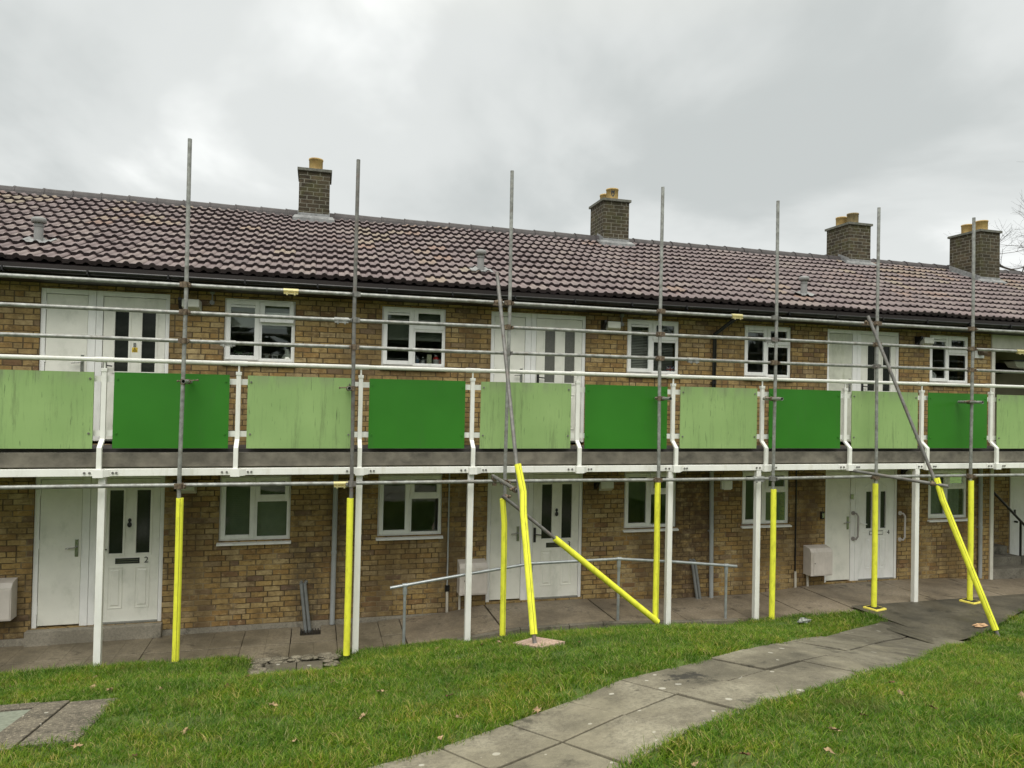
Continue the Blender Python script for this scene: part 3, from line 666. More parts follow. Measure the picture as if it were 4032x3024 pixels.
# roof vents
for (x, y) in ((-3.74,.34), (2.47,.39), (8.42,.24)):
    z = roof_z(y); c = MB(); c.tube([(x,y,z-.05),(x,y,z+.33)], .056, 18); c.tube([(x,y,z+.25),(x,y,z+.27)], .064, 18)
    v = c.build('roof_vent', m_vent, B)
    c = MB(); c.lathe((x,y,z+.30), [(.075,.0),(.090,.0),(.090,.05),(.08,.070),(.05,.080),(0,.082)], 18); c.build('cowl', m_vent, v, root=B)
    c = MB(); sx = np.linspace(x-.19, x+.19, 29)
    vs = [];
    for q in sx:
        h = prof((q-(x_lo-.2)) % PR)
        for yy in (y-.13, y+.11): vs.append((q, yy, roof_z(yy)+.05+h+(.02 if yy < y else .0)))
    c.add(vs, [(2*i, 2*i+2, 2*i+3, 2*i+1) for i in range(28)], True)
    c.build('flashing', m_lead, v, root=B)

# windows
def bevel_frame(g, x0, x1, z0, z1, w, yf, yb, mi=0):
    g.box(x0, x0+w, yf, yb, z0, z1, mi); g.box(x1-w, x1, yf, yb, z0, z1, mi)
    g.box(x0+w, x1-w, yf, yb, z0, z0+w, mi); g.box(x0+w, x1-w, yf, yb, z1-w, z1, mi)
def window(x0, x1, z0, z1, upper=True, blind=None, ajar=0., trickle=True, lab=None):
    yf = .035; xm = x0+(x1-x0)*.49; zt = z0+(z1-z0)*.63
    g = MB(); bevel_frame(g, x0+.002, x1-.002, z0+.002, z1-.002, .035, yf, yf+.06)
    g.box(xm-.012, xm+.012, yf, yf+.06, z0+.037, z1-.037); g.box(xm+.012, x1-.037, yf, yf+.06, zt-.018, zt+.018)
    w = g.build('window', m_upvc, B, bevel=.004, label=lab)
    g = MB(); bevel_frame(g, x0+.022, xm-.004, z0+.022, z1-.022, .062, yf-.014, yf+.03); g.build('sash', m_upvc, w, root=B, bevel=.005)
    g = MB(); bevel_frame(g, xm+.008, x1-.022, zt+.006, z1-.022, .062, yf-.014, yf+.03)
    if ajar: g.v = [(x, y-(z1-.03-z)*ajar, z) for x, y, z in g.v]
    g.build('vent_sash', m_upvc, w, root=B, bevel=.005)
    g = MB(); bevel_frame(g, xm+.012, x1-.03, z0+.03, zt-.012, .022, yf+.005, yf+.035); g.build('glazing_bead', m_upvc, w, root=B, bevel=.003)
    for (a, b_, c, d) in ((x0+.083, xm-.065, z0+.083, z1-.083), (xm+.069, x1-.083, zt+.067, z1-.083), (xm+.033, x1-.051, z0+.051, zt-.033)):
        g = MB(); yy = yf+.012; g.add([(a,yy,c),(b_,yy,c),(b_,yy,d),(a,yy,d)], [(0,1,2,3)])
        if ajar and c > zt: g.v = [(x, y-(z1-.03-z)*ajar, z) for x, y, z in g.v]
        g.build('pane', m_glass, w, root=B)
    if trickle:
        g = MB(); g.box(x0+.08, xm-.06, yf-.03, yf-.0145, z1-.125, z1-.092); g.build('trickle_vent', m_upvc, w, root=B, bevel=.004)
    g = MB(); g.hexa([(x0-.02,-.055,z0-.052),(x1+.02,-.055,z0-.052),(x1+.02,yf+.02,z0-.045),(x0-.02,yf+.02,z0-.045)], [(x0-.02,-.055,z0-.028),(x1+.02,-.055,z0-.028),(x1+.02,yf+.02,z0+.0),(x0-.02,yf+.02,z0+.0)])
    g.build('sill', m_upvc, w, root=B, bevel=.004)
    g = MB(); g.box(x0+.01, x1-.01, yf+.07, .36, z0-.02, z0+.012); g.build('inner_sill', m_upvc, w, root=B)
    if blind:
        mt, pitch_, drop, sp, ang = blind
        g = MB(); z = z1-.06; zend = z1-.06-(z1-z0-.1)*drop
        while z > zend:
            g.hexa([(x0+.05,.125,z-.002-ang*.012),(x1-.05,.125,z-.002-ang*.012),(x1-.05,.150,z-.002+ang*.012),(x0+.05,.150,z-.002+ang*.012)], [(x0+.05,.125,z-ang*.012),(x1-.05,.125,z-ang*.012),(x1-.05,.150,z+ang*.012),(x0+.05,.150,z+ang*.012)])
            z -= pitch_
        g.build('blind', mt, w, root=B)
    return w
for i, (a, b_) in enumerate(WX):
    bl_low = [(m_blindg,.026,1.0,0,.9), None, None, None, None][i]
    bl_up = [(m_blind,.018,.42,0,.9), (m_blindg,.02,.55,0,.7), (m_blind,.026,1.0,0,.55), None, None][i]
    window(a, b_, 3.62, 4.512, True, bl_up, .16 if i == 0 else 0)
    window(a, b_, 1.075, 1.995, False, bl_low, 0, trickle=False)
for (a, b_) in [(-7.46,-6.5), (-5.27,-4.32)]:
    window(a, b_, 3.62, 4.512); window(a, b_, 1.075, 1.995, False, None, 0, False)
# white panelling in the top right light of the first window, net curtains
g = MB(); g.box(-.76, -.42, .12, .13, 4.19, 4.34); g.build('window_board', m_upvc, B)
g = MB()
xs_ = np.linspace(11.07, 11.86, 60)
vs = []
for q in xs_:
    vs += [(q, .13+.012*math.sin(q*70), 1.1), (q, .13+.012*math.sin(q*70), 1.95)]
g.add(vs, [(2*i, 2*i+2, 2*i+3, 2*i+1) for i in range(59)], True); g.build('net_curtain', m_curt, B)

# doors
def text_mesh(s, size, x, y, z, depth=.002):
    cu = bpy.data.curves.new('t', 'FONT'); cu.body = s; cu.size = size; cu.extrude = depth; cu.align_x = 'CENTER'; cu.align_y = 'CENTER'
    ob = bpy.data.objects.new('t', cu); scene.collection.objects.link(ob)
    dg = bpy.context.evaluated_depsgraph_get(); dg.update(); me_ = bpy.data.meshes.new_from_object(ob.evaluated_get(dg))
    vs = [(x+v.co.x, y-v.co.z, z+v.co.y) for v in me_.vertices]; fs = [tuple(p.vertices) for p in me_.polygons]
    bpy.data.objects.remove(ob); bpy.data.curves.remove(cu); bpy.data.meshes.remove(me_)
    g = MB(); g.add(vs, fs); return g
def lever(g, x, z, y, d=-1, L_=.12):
    g.box(x-.02, x+.02, y-.012, y, z-.13, z+.1); g.tube([(x,y-.01,z),(x,y-.05,z)], .009, 8); g.tube([(x,y-.05,z),(x+d*L_,y-.052,z-.012)], .009, 8)
def doorset(dx, z0, number=None, glass=None, cup=None, style=0, lab=None):
    H = 2.04 if z0 < 1 else 4.522-z0
    yf = .03; zt = z0+H; leafT = z0+1.965 if z0 < 1 else 4.447
    g = MB(); w1, w2, w3 = .065, .0, .0
    g.box(dx+.002, dx+.062, yf, yf+.07, z0, zt-.002); g.box(dx+.565, dx+.66, yf, yf+.07, z0, zt-.002); g.box(dx+.664, dx+.745, yf, yf+.07, z0, zt-.002); g.box(dx+1.525, dx+1.578, yf, yf+.07, z0, zt-.002)
    g.box(dx+.062, dx+.565, yf, yf+.07, leafT+.006, zt-.002); g.box(dx+.745, dx+1.525, yf, yf+.07, leafT+.006, zt-.002)
    g.build('door_frame', m_upvc, B, bevel=.005)
    # cupboard leaf
    yl = yf+.012; zb = z0+.025
    g = MB(); g.box(dx+.067, dx+.560, yl, yl+.045, zb, leafT); 
    cl = g.build('cupboard_door', cup or m_gate, B, bevel=.004)
    g = MB(); lever(g, dx+.51, z0+1.06, yl); g.build('door_handle', m_chrome, cl, root=B)
    g = MB()
    for hz in (.18, 1.05, 1.75): g.tube([(dx+.063,yl-.006,z0+hz),(dx+.063,yl-.006,z0+hz+.12)], .010, 8)
    g.build('hinge', m_upvc, cl, root=B)
    # front door leaf: stiles and rails around two lights, two raised panels
    x0_, x1_ = dx+.752, dx+1.520; zr = z0
    gx = ((dx+.895, dx+1.065), (dx+1.230, dx+1.400)); gz0, gz1 = z0+.950, (z0+1.812)
    if style == 1: gx = ((dx+.90, dx+1.025), (dx+1.215, dx+1.335)); gz0, gz1 = z0+.93, z0+1.60
    g = MB()
    for (a, b_, c, d) in ((x0_, gx[0][0], zb, leafT), (gx[0][1], gx[1][0], gz0, gz1), (gx[1][1], x1_, zb, leafT), (gx[0][0], gx[1][1], zb, gz0), (gx[0][0], gx[1][1], gz1, leafT)):
        g.box(a, b_, yl, yl+.045, c, d)
    for a, b_ in gx:
        for (u0, u1, v0, v1) in ((a-.028,a,gz0-.028,gz1+.028), (b_,b_+.028,gz0-.028,gz1+.028), (a,b_,gz0-.028,gz0), (a,b_,gz1,gz1+.028)): g.box(u0, u1, yl-.009, yl-.0001, v0, v1)
        # raised panel with a moulded rim
        pa, pb, pc, pd = a-.005, b_+.01, z0+.205, z0+.765
        for (u0, u1, v0, v1) in ((pa,pa+.012,pc,pd), (pb-.012,pb,pc,pd), (pa+.012,pb-.012,pc,pc+.012), (pa+.012,pb-.012,pd-.012,pd)): g.box(u0, u1, yl-.008, yl-.0001, v0, v1)
        g.hexa([(pa+.035,yl-.0001,pc+.035),(pb-.035,yl-.0001,pc+.035),(pb-.035,yl-.0001,pd-.035),(pa+.035,yl-.0001,pd-.035)][::1],
               [(pa+.05,yl-.010,pc+.05),(pb-.05,yl-.010,pc+.05),(pb-.05,yl-.010,pd-.05),(pa+.05,yl-.010,pd-.05)])
    if style == 1:   # arched moulding above the lights
        A_ = [(dx+.86+.50*i/14, yl-.006, z0+1.68+.11*math.sin(math.pi*i/14)) for i in range(15)]
        g.tube(A_, .007, 6); g.tube([(dx+.85,yl-.004,z0+.87),(dx+1.39,yl-.004,z0+.865)], .006, 6)
    fd = g.build('front_door', m_upvc if style else m_gate, B, bevel=.002, label=lab)
    for a, b_ in gx:
        g = MB(); g.box(a, b_, yl+.018, yl+.024, gz0, gz1); g.build('door_light', glass or m_dglass, fd, root=B)
    if z0 < 1:
        g = MB(); g.box(dx+.98, dx+1.28, yl-.006, yl-.0002, z0+.81, z0+.885)
        if style == 1: g.box(dx+.99, dx+1.27, yl-.010, yl-.0065, z0+.82, z0+.875, 1)
        else: g.box(dx+.995, dx+1.265, yl-.012, yl-.0065, z0+.832, z0+.838, 1); g.box(dx+.995, dx+1.265, yl-.012, yl-.0065, z0+.862, z0+.868, 1)
        g.build('letterbox', [m_dark, m_upvc if style else m_chrome], fd, root=B)
        if number:
            g = text_mesh(number, .115, dx+(1.365 if style == 0 else 1.40), yl-.004, z0+.85); g.build('house_number', m_dark, fd, root=B)
        if style == 0:
            g = MB(); g.ball((dx+1.145,yl-.008,z0+1.40), .028, 10, (.8,.35,1)); g.ball((dx+1.145,yl-.012,z0+1.34), .034, 12, (.85,.4,1.1)); g.build('door_knocker', m_dark, fd, root=B)
    g = MB(); lever(g, dx+.785, z0+1.03, yl, 1, .10); g.build('door_handle', m_dark if style == 0 else m_upvc, fd, root=B)
    g = MB(); g.box(dx+.745, dx+1.525, yl-.03, yl+.03, z0, z0+.022); g.build('threshold', m_chrome, fd, root=B)
    return fd
d_up1 = doorset(DX[0], 2.482, glass=m_dglass, lab='white upstairs front door with yellow warning sticker')
doorset(DX[0], 0.0, '2', lab='cream front door number 2')
doorset(DX[1], 2.482, glass=m_gglass, lab='white upstairs front door with grey frosted lights')
doorset(DX[1], 0.0, '3', lab='cream front door number 3 half hidden by yellow sleeves')
doorset(DX[2], 2.482, glass=m_dglass, cup=m_weath, lab='upstairs front door beside weathered cream cupboard door')
doorset(DX[2], 0.0, '4', style=1, lab='white front door number 4 with arched moulding')
m_stk = simple('yellow_sticker', (.72,.5,.03), .5, .03, 10)
g = MB(); g.box(-2.475, -2.405, .0395, .0415, 3.70, 3.765, 0)
g.add([(-2.455,.0385,3.738),(-2.425,.0385,3.738),(-2.44,.0385,3.76)], [(0,1,2)], False, 1)
for z in (3.727, 3.718, 3.709): g.box(-2.467, -2.413, .0378, .0388, z, z+.004, 1)
st_ = g.build('warning_sticker', [m_stk, m_dark], d_up1, root=B)
g = MB(); g.box(-2.455,-2.425,.030,.041,3.775,3.83); g.build('door_chain_plate', m_chrome, d_up1, root=B)

# fixed pipes of the building
def dpipe(pts, r, mt, lab=None, name='downpipe', brackets=()):
    g = MB(); g.tube(pts, r, 14)
    for z in brackets:
        p = next((Vector(a).lerp(Vector(b_), (a[2]-z)/(a[2]-b_[2])) for a, b_ in zip(pts[:-1], pts[1:]) if a[2] != b_[2] and min(a[2],b_[2]) <= z <= max(a[2],b_[2])), None)
        if p: g.tube([(p.x,p.y,z-.02),(p.x,p.y,z+.02)], r*1.2, 14); g.box(p.x-r*1.1, p.x+r*1.1, p.y, -.001, z-.012, z+.012)
    return g.build(name, mt, B, label=lab)
m_pipe = simple('grey_plastic_downpipe', (.36,.38,.38), .4, .06, 6, dirt=(.2,.19,.16), dirtf=.4)
m_wpipe = simple('dull_waste_pipe', (.2,.21,.205), .5, .12, 8, dirt=(.12,.11,.09), dirtf=.5)
m_pipew = simple('cream_pipe', (.5,.47,.4), .6, .1, 6)
dpipe([(.285,-.05,2.25),(.28,-.05,-.16)], .036, m_pipe, 'grey downpipe behind the second sleeved pole', brackets=(.88,1.9))
dpipe([(6.62,-.44,4.65),(6.62,-.40,4.56),(6.45,-.06,4.32),(6.44,-.05,2.44)], .034, m_black, 'black cranked rainwater pipe between the upper windows', brackets=(3.5,))
dpipe([(6.43,-.05,2.25),(6.465,-.05,-.14)], .036, m_pipe, 'grey downpipe behind the ramp handrail', brackets=(1.0,2.0))
g = MB(); 
for (a, b_) in ((-.165,-.085), (-.115,-.03)): g.tube([(a,-.06,.44),(b_,-.10,-.24)], .024, 10)
g.tube([(-.165,-.06,.44),(-.165,.02,.46)], .024, 10); g.tube([(-.115,-.06,.44),(-.09,.02,.46)], .024, 10); g.build('waste_pipe', m_wpipe, B)
g = MB()
for (a, b_) in ((6.09,6.185), (6.145,6.24)): g.tube([(a,-.06,.50),(b_,-.10,-.18)], .024, 10); g.tube([(a,-.06,.50),(a,.02,.52)], .024, 10)
g.build('waste_pipe', m_wpipe, B)
dpipe([(1.965,-.02,2.25),(1.967,-.02,.27)], .012, m_pipe, name='cable_conduit'); dpipe([(1.967,-.025,.27),(1.97,-.03,-.12)], .022, m_pipew, name='conduit_guard')
g = MB(); g.box(1.93,2.0,-.05,0,.22,.31); g.build('conduit_clip', m_black, B)
dpipe([(2.16,-.03,.2),(2.16,-.03,-.14)], .018, m_pipew, name='conduit_guard')
dpipe([(8.125,-.02,2.25),(8.125,-.02,.22)], .012, m_black, name='cable_conduit'); dpipe([(8.125,-.025,.24),(8.125,-.03,-.08)], .022, m_pipew, name='conduit_guard')
dpipe([(8.36,-.04,.2),(8.36,-.05,-.08)], .022, m_pipew, name='conduit_guard')
dpipe([(12.17,-.05,2.25),(12.18,-.05,-.06)], .036, m_pipe, 'grey downpipe beside the stairwell', brackets=(.9,1.7))
# gully grating
g = MB()
for i in range(7): g.box(-.15+i*.038, -.135+i*.038, -.41, -.06, -.225, -.205)
g.build('gully_grate', m_padb, B)

# stairwell (inside the building)
g = MB()
g.box(12.20, 12.469, .262, 2.5, -.4, 2.25); g.build('stairwell_side_wall', m_brick, B)
g = MB(); g.box(16.4, 16.65, .262, 2.5, -.4, 2.25); g.build('stairwell_side_wall', m_brick, B)
g = MB(); g.box(12.47, 14.08, .95, 1.1, -.4, 2.25); g.build('stairwell_back_wall', m_brick, B)
g = MB(); g.box(14.081, 16.4, 1.0, 1.1, -.4, 2.25); g.box(12.47, 16.4, 1.3, 1.4, 2.45, 4.6); g.box(12.30, 12.468, .262, 1.3, 2.44, 4.6); g.box(16.4, 16.6, .262, 1.3, 2.44, 4.6); g.box(12.47,16.4,.262,1.3,4.45,4.6)
g.build('stairwell_plaster', m_beige, B)
g = MB(); g.box(12.2, 16.65, .262, 2.5, 2.26, 2.44); g.build('stairwell_slab', m_soffit, B)
g = MB(); g.box(12.445, 12.52, -.03, -.002, -.2, 2.15); g.box(12.445, 12.52, -.03, -.002, 2.44, 4.31); g.box(12.445, 16.5, -.03, -.002, 4.315, 4.57); g.box(12.521, 16.4, -.02, .03, 4.25, 4.31); g.build('stairwell_trim', m_btrim, B)
for (xr_, y, z) in ((16.3,.02,.06), (13.60,.28,.22), (13.55,.54,.37), (13.5,.79,.52)):
    g = MB(); g.box(12.53, xr_, y, .948, z-.6, z); g.build('stair_step', m_stepd, B, bevel=.01)
g = MB(); g.box(14.085, 15.0, .93, .995, -.12, 2.0); sdoor = g.build('store_door', m_upvc, B, bevel=.004, label='plain white door inside the stairwell')
g = MB(); g.tube([(14.2,.92,.78),(14.2,.86,.78)], .022, 12); g.box(14.18,14.22,.915,.93,.9,1.03); g.build('door_handle', m_dark, sdoor, root=B)
g = MB(); g.tube([(12.9,.30,1.50),(13.66,.30,.86),(14.6,.30,.1)], .024, 10); g.box(13.58, 13.61, .285, .315, -.1, .91); g.build('stair_rail', m_black, B)

# ---------------------------------------------------------------- access balcony
A = empty('access_balcony', (4, -1.3, 2.16), 'concrete access balcony with green panels, white rail and white posts', 'balcony')
g = MB(); g.box(x_lo, 16.5, -1.27, -.002, 2.262, 2.43); g.build('deck_slab', m_slab, A)
g = MB(); g.box(x_lo, 16.5, -1.16, -1.06, 2.4305, 2.47); g.box(x_lo, 16.5, -1.059, -.002, 2.4305, 2.438); g.build('deck_surface', m_deck, A)
g = MB(); g.box(x_lo, 16.5, -1.20, -.004, 2.245, 2.2605); g.build('deck_soffit', m_soffit, A)
BX = [-8.47,-6.97,-5.47,-3.97,-2.47,-.96,.54,2.035,3.56,5.06,6.57,8.08,9.58,11.02,12.5,14.0,15.5]
edges = [x_lo]+BX+[16.5]
for a, b_ in zip(edges[:-1], edges[1:]):
    g = MB(); g.box(a+.002, b_-.002, -1.335, -1.272, 2.158, 2.244); g.build('edge_beam', m_white, A, bevel=.004)
for px in (-8.4, -5.45, -2.44, .545, 2.02, 4.994, 6.465, 9.414):
    zb = float(G(np.array([px]), np.array([-1.3]))[0]); zb = min(zb, {-2.44:-.05, .545:-.15, 2.02:-.08, 4.994:-.07, 6.465:-.11, 9.414:-.02}.get(px, -.05))-.06
    g = MB(); g.box(px-.039, px+.039, -1.339, -1.261, zb, 2.156); g.build('support_post', m_white, A, bevel=.005)
pid = 0
for i, bx in enumerate(BX):
    g = MB(); w = .027
    ring = lambda y, z, wy=.022: [(bx-w, y-wy, z), (bx+w, y-wy, z), (bx+w, y+wy, z), (bx-w, y+wy, z)]
    lv = [(-1.355,2.20), (-1.355,2.50), (-1.235,2.60), (-1.235,3.42)]
    for (y0, z0), (y1, z1) in zip(lv[:-1], lv[1:]): g.hexa(ring(y0, z0), ring(y1, z1))
    g.box(bx-.034, bx+.034, -1.264, -1.206, 3.40, 3.44); g.tube([(bx,-1.235,3.44),(bx,-1.235,3.52)], .012, 10)
    bo = g.build('baluster', m_white, A, bevel=.003)
    for z in (3.315, 2.662):
        g = MB(); g.box(bx-.16, bx+.16, -1.209, -1.203, z-.036, z+.036); g.build('fixing_arm', m_white, bo, root=A)
    g = MB(); g.box(bx-.055, bx+.055, -1.40, -1.336, 2.145, 2.243)
    g.hexa([(bx+.0551,-1.395,2.15),(bx+.12,-1.342,2.155),(bx+.12,-1.336,2.155),(bx+.0551,-1.336,2.15)], [(bx+.0551,-1.395,2.24),(bx+.12,-1.342,2.238),(bx+.12,-1.336,2.238),(bx+.0551,-1.336,2.24)])
    g.box(bx-.19, bx-.0551, -1.3425, -1.3355, 2.160, 2.242); g.box(bx+.1202, bx+.20, -1.3425, -1.3355, 2.160, 2.242)
    so = g.build('bracket', m_white, bo, root=A, bevel=.003)
    g = MB()
    for sx in (-.155, -.10, .145, .185): g.lathe((0,0,0), [(0,0)], 3) if 0 else g.tube([(bx+sx,-1.343,2.2),(bx+sx,-1.358,2.2)], .0135, 6)
    g.build('bolt', m_galvd, bo, root=A)
# panels; the first seen on the left is pale
for i in range(len(BX)-1):
    a, b_ = BX[i]+.11, BX[i+1]-.105
    pale = (i-3) % 2 == 0
    dz = random.uniform(-.006,.006); th = random.uniform(-.005,.005)
    g = MB(); y0, y1 = -1.262, -1.250
    g.hexa([(a,y0,2.485+dz),(b_,y0,2.485+dz+th*.4),(b_,y1,2.485+dz+th*.4),(a,y1,2.485+dz)], [(a+th,y0,3.398+dz),(b_,y0,3.398+dz+th),(b_,y1,3.398+dz+th),(a+th,y1,3.398+dz)])
    pn = g.build('guard_panel', m_pl if pale else m_pd, A, label='pale green streaked guard panel' if pale else 'dark green guard panel')
    for (bx_, bz) in ((a+.04,3.315), (b_-.04,3.315), (a+.04,2.662), (b_-.04,2.662)):
        g = MB(); g.tube([(bx_,-1.262,bz),(bx_,-1.275,bz)], .012, 8); g.build('bolt', m_galvd if pale else m_pd, pn, root=A)
g = MB(); g.tube([(x_lo,-1.235,3.545),(16.5,-1.235,3.545)], .0265, 16)
hr = g.build('handrail', m_white, A)
for bx in BX:
    g = MB(); g.tube([(bx-.10,-1.235,3.545),(bx+.10,-1.235,3.545)], .0315, 16); g.build('sleeve', m_white, hr, root=A)

# ---------------------------------------------------------------- scaffold
S = empty('scaffolding', (4, -1.5, 0), 'grey tube scaffold with yellow foam sleeves standing before the balcony', 'scaffolding')
PX = [(-1.557,-.03,6.218,1.91), (.427,-.11,6.18,1.872), (2.459,0,6.248,1.83), (4.70,.03,6.246,2.02), (6.607,-.05,6.223,1.893), (8.44,0,6.286,1.956), (10.322,.02,6.29,1.98)]
def foam(pts, r, parent, slit=None, seed=0):
    g = MB(); g.tube(pts, r, 16, mi=0)
    rr = random.Random(seed)
    if slit is not None:
        d = Vector(slit).normalized()
        P_ = [Vector(p)+d*(r+.0005) for p in pts]
        q = []; 
        for a, b_ in zip(P_[:-1], P_[1:]):
            for k in range(8): q.append(a.lerp(b_, k/8)+Vector((rr.uniform(-.002,.002),0,0)))
        q.append(P_[-1]); g.tube(q, .0022, 5, mi=1)
    return g.build('foam_sleeve', [m_foam, m_foamd], parent, root=S)
def sleeve_coupler(x, y, z, mt, parent):
    g = MB(); g.tube([(x-.09,y,z),(x+.09,y,z)], .031, 12)
    g.box(x-.085, x+.085, y-.035, y+.01, z-.042, z-.026)
    for s in (-.045, .045): g.tube([(x+s,y-.03,z-.045),(x+s,y-.03,z-.02)], .012, 6); g.ball((x+s,y-.03,z-.05), .013, 8)
    return g.build('joint_coupler', mt, parent, root=S)
def right_coupler(x, y, z, parent, mt=None, s=1):
    g = MB(); g.tube([(x,y,z-.034),(x,y,z+.034)], .036, 12); g.tube([(x-.036,y+.048,z),(x+.036,y+.048,z)], .036, 12); g.box(x+.03*s, x+.062*s, y-.02, y+.03, z-.03, z+.03) if s > 0 else g.box(x+.062*s, x+.03*s, y-.02, y+.03, z-.03, z+.03)
    g.box(x-.05*s-.012, x-.05*s+.012, y-.03, y+.02, z-.028, z+.018); g.tube([(x-.055*s,y-.045,z-.01),(x-.055*s,y+.03,z-.01)], .007, 6)
    g.ball((x-.055*s,y-.047,z-.01), .012, 6)
    return g.build('coupler', mt or m_clamp, parent, root=S)
LZ = [4.462, 4.133, 3.788, 2.052]
stds = []
for i, (x, zb, zt, fz) in enumerate(PX):
    g = MB(); bend = .012*(1 if i % 2 else -1)
    g.tube([(x,-1.5,zb),(x+bend,-1.5,2.2),(x-bend*.5,-1.5,4.2),(x,-1.5,zt)], .02415, 14, hollow=True)
    so = g.build('standard', m_galv if i != 1 else m_galvd, S)
    stds.append(so)
    if i == 2: foam([(x,-1.5,zb+.01),(x-.005,-1.505,1.0),(x-.01,-1.51,1.5),(x-.045,-1.53,fz)], .040, so, (.3,-1,0), i)
    else: foam([(x,-1.5,zb+.01),(x+.004,-1.502,(zb+fz)/2),(x,-1.5,fz)], .0415, so, (.25,-1,0) if i in (0,3) else None, i)
    for lz in LZ: right_coupler(x+bend*.4, -1.5, lz, so, m_clamp if (i+int(lz*10)) % 3 else m_galvd, 1 if i % 2 else -1)
JP = {4.462: [(-.354,m_clampy),(5.966,m_clampy)], 4.133: [(.268,m_galv),(6.528,m_galv),(11.394,m_clampy)], 3.788: [(-1.074,m_galv),(5.254,m_galv)], 2.052: [(.309,m_clampy),(6.377,m_galv)]}
for lz in LZ:
    g = MB(); xs_ = [-6.0,-4.2,-2.6,-1.0,.3,1.8,3.4,5.0,6.5,8.2,9.9,11.4,13.0,14.5]
    g.tube([(x, -1.4515+(.004 if k % 2 else -.002), lz+random.uniform(-.006,.006)) for k, x in enumerate(xs_)], .02415, 14, hollow=True)
    lo = g.build('ledger', m_galv, S)
    for (x, mt) in JP[lz]: sleeve_coupler(x, -1.4515, lz, mt, lo)
for i, (x, z) in {0: (-1.557+.052,3.30), 1: (.427-.052,3.262), 3: (4.70+.052,3.215), 4: (6.607-.052,3.245), 6: (10.322-.052,3.26)}.items():
    g = MB(); dy = -.30 if i in (0,) else -.24
    g.tube([(x,-1.30,z),(x,-1.5+dy,z)], .02415, 14, hollow=True)
    to = g.build('tie_tube', m_galv, S)
    g = MB(); g.tube([(x,-1.53,z),(x,-1.47,z)], .033, 12); g.tube([(PX[i][0],-1.5,z-.032),(PX[i][0],-1.5,z+.032)], .033, 12)
    g.tube([(x-.11,-1.51,z+.005),(x+.11,-1.51,z+.02)], .008, 6); g.ball((x-.11,-1.51,z+.005), .014, 6); g.ball((x+.11,-1.51,z+.02), .014, 6); g.build('coupler', m_clamp, to, root=S)
# rakers and their braces
def along(a, b_, t): return tuple(Vector(a).lerp(Vector(b_), t))
ra, rb = (2.262,-1.565,4.85), (2.345,-3.31,.50)
g = MB(); g.tube([ra, rb], .02415, 14, hollow=True); rk = g.build('raker', m_galvd, S)
foam([(2.31,-2.60,2.40),(2.328,-2.64,2.28),(2.352,-2.715,2.09),(2.335,-2.80,1.85),(2.335,-3.02,1.30),along(ra,rb,.975)], .041, rk, (.0,-1,.3), 21)
g = MB(); g.tube([(2.24,-1.56,4.44),(2.34,-1.56,4.47)], .034, 10); g.box(2.23,2.35,-1.60,-1.5,4.41,4.43); g.build('coupler', m_clamp, rk, root=S)
ra2, rb2 = (8.20,-1.565,4.56), (9.05,-3.10,.03)
g = MB(); g.tube([ra2, rb2], .02415, 14, hollow=True); rk2 = g.build('raker', m_galvd, S)
foam([tuple(Vector(along(ra2,rb2,.535))+Vector((.02,-.02,.01))), along(ra2,rb2,.60), along(ra2,rb2,.8), along(ra2,rb2,.975)], .042, rk2, (-.45,-1,.2), 22)
g = MB(); g.tube([(8.17,-1.55,4.45),(8.28,-1.55,4.46)], .034, 10); g.box(8.15,8.27,-1.60,-1.5,4.42,4.44); g.ball((8.15,-1.58,4.47),.02,8); g.build('coupler', m_clamp, rk2, root=S)
g = MB(); g.tube([(2.315,-1.36,2.12),(2.318,-2.60,2.085)], .02415, 14, hollow=True); bt = g.build('bracing_tube', m_galvd, S)
g = MB(); g.tube([(2.31,-2.47,2.085),(2.31,-2.54,2.085)], .035, 12); g.tube([(2.27,-2.5,2.10),(2.37,-2.53,2.13)], .011, 8); g.ball((2.26,-2.5,2.09),.02,8); g.tube([(2.315,-1.42,2.09),(2.315,-1.48,2.09)], .036, 12); g.box(2.29,2.34,-1.47,-1.44,2.0,2.05); g.build('coupler', m_clamp, bt, root=S)
g = MB(); g.tube([(8.10,-1.34,2.15),(8.73,-2.56,2.045)], .02415, 14, hollow=True); bt2 = g.build('bracing_tube', m_galvd, S)
g = MB(); g.tube([(8.62,-2.36,2.06),(8.66,-2.42,2.06)], .036, 12); g.tube([(8.60,-2.38,2.09),(8.72,-2.40,2.11)], .011, 8); g.build('coupler', m_clamp, bt2, root=S)
ba, bb = (2.40,-1.565,1.88), (4.705,-1.565,.06)
g = MB(); g.tube([ba, bb], .02415, 14); br = g.build('diagonal_brace', m_galvd, S)
foam([along(ba,bb,.325), along(ba,bb,.65), along(ba,bb,1.0)], .043, br)
g = MB(); g.tube([(2.44,-1.56,1.83),(2.47,-1.53,1.87)], .036, 10); g.ball((2.50,-1.58,1.87), .022, 8); g.build('coupler', m_clamp, br, root=S)

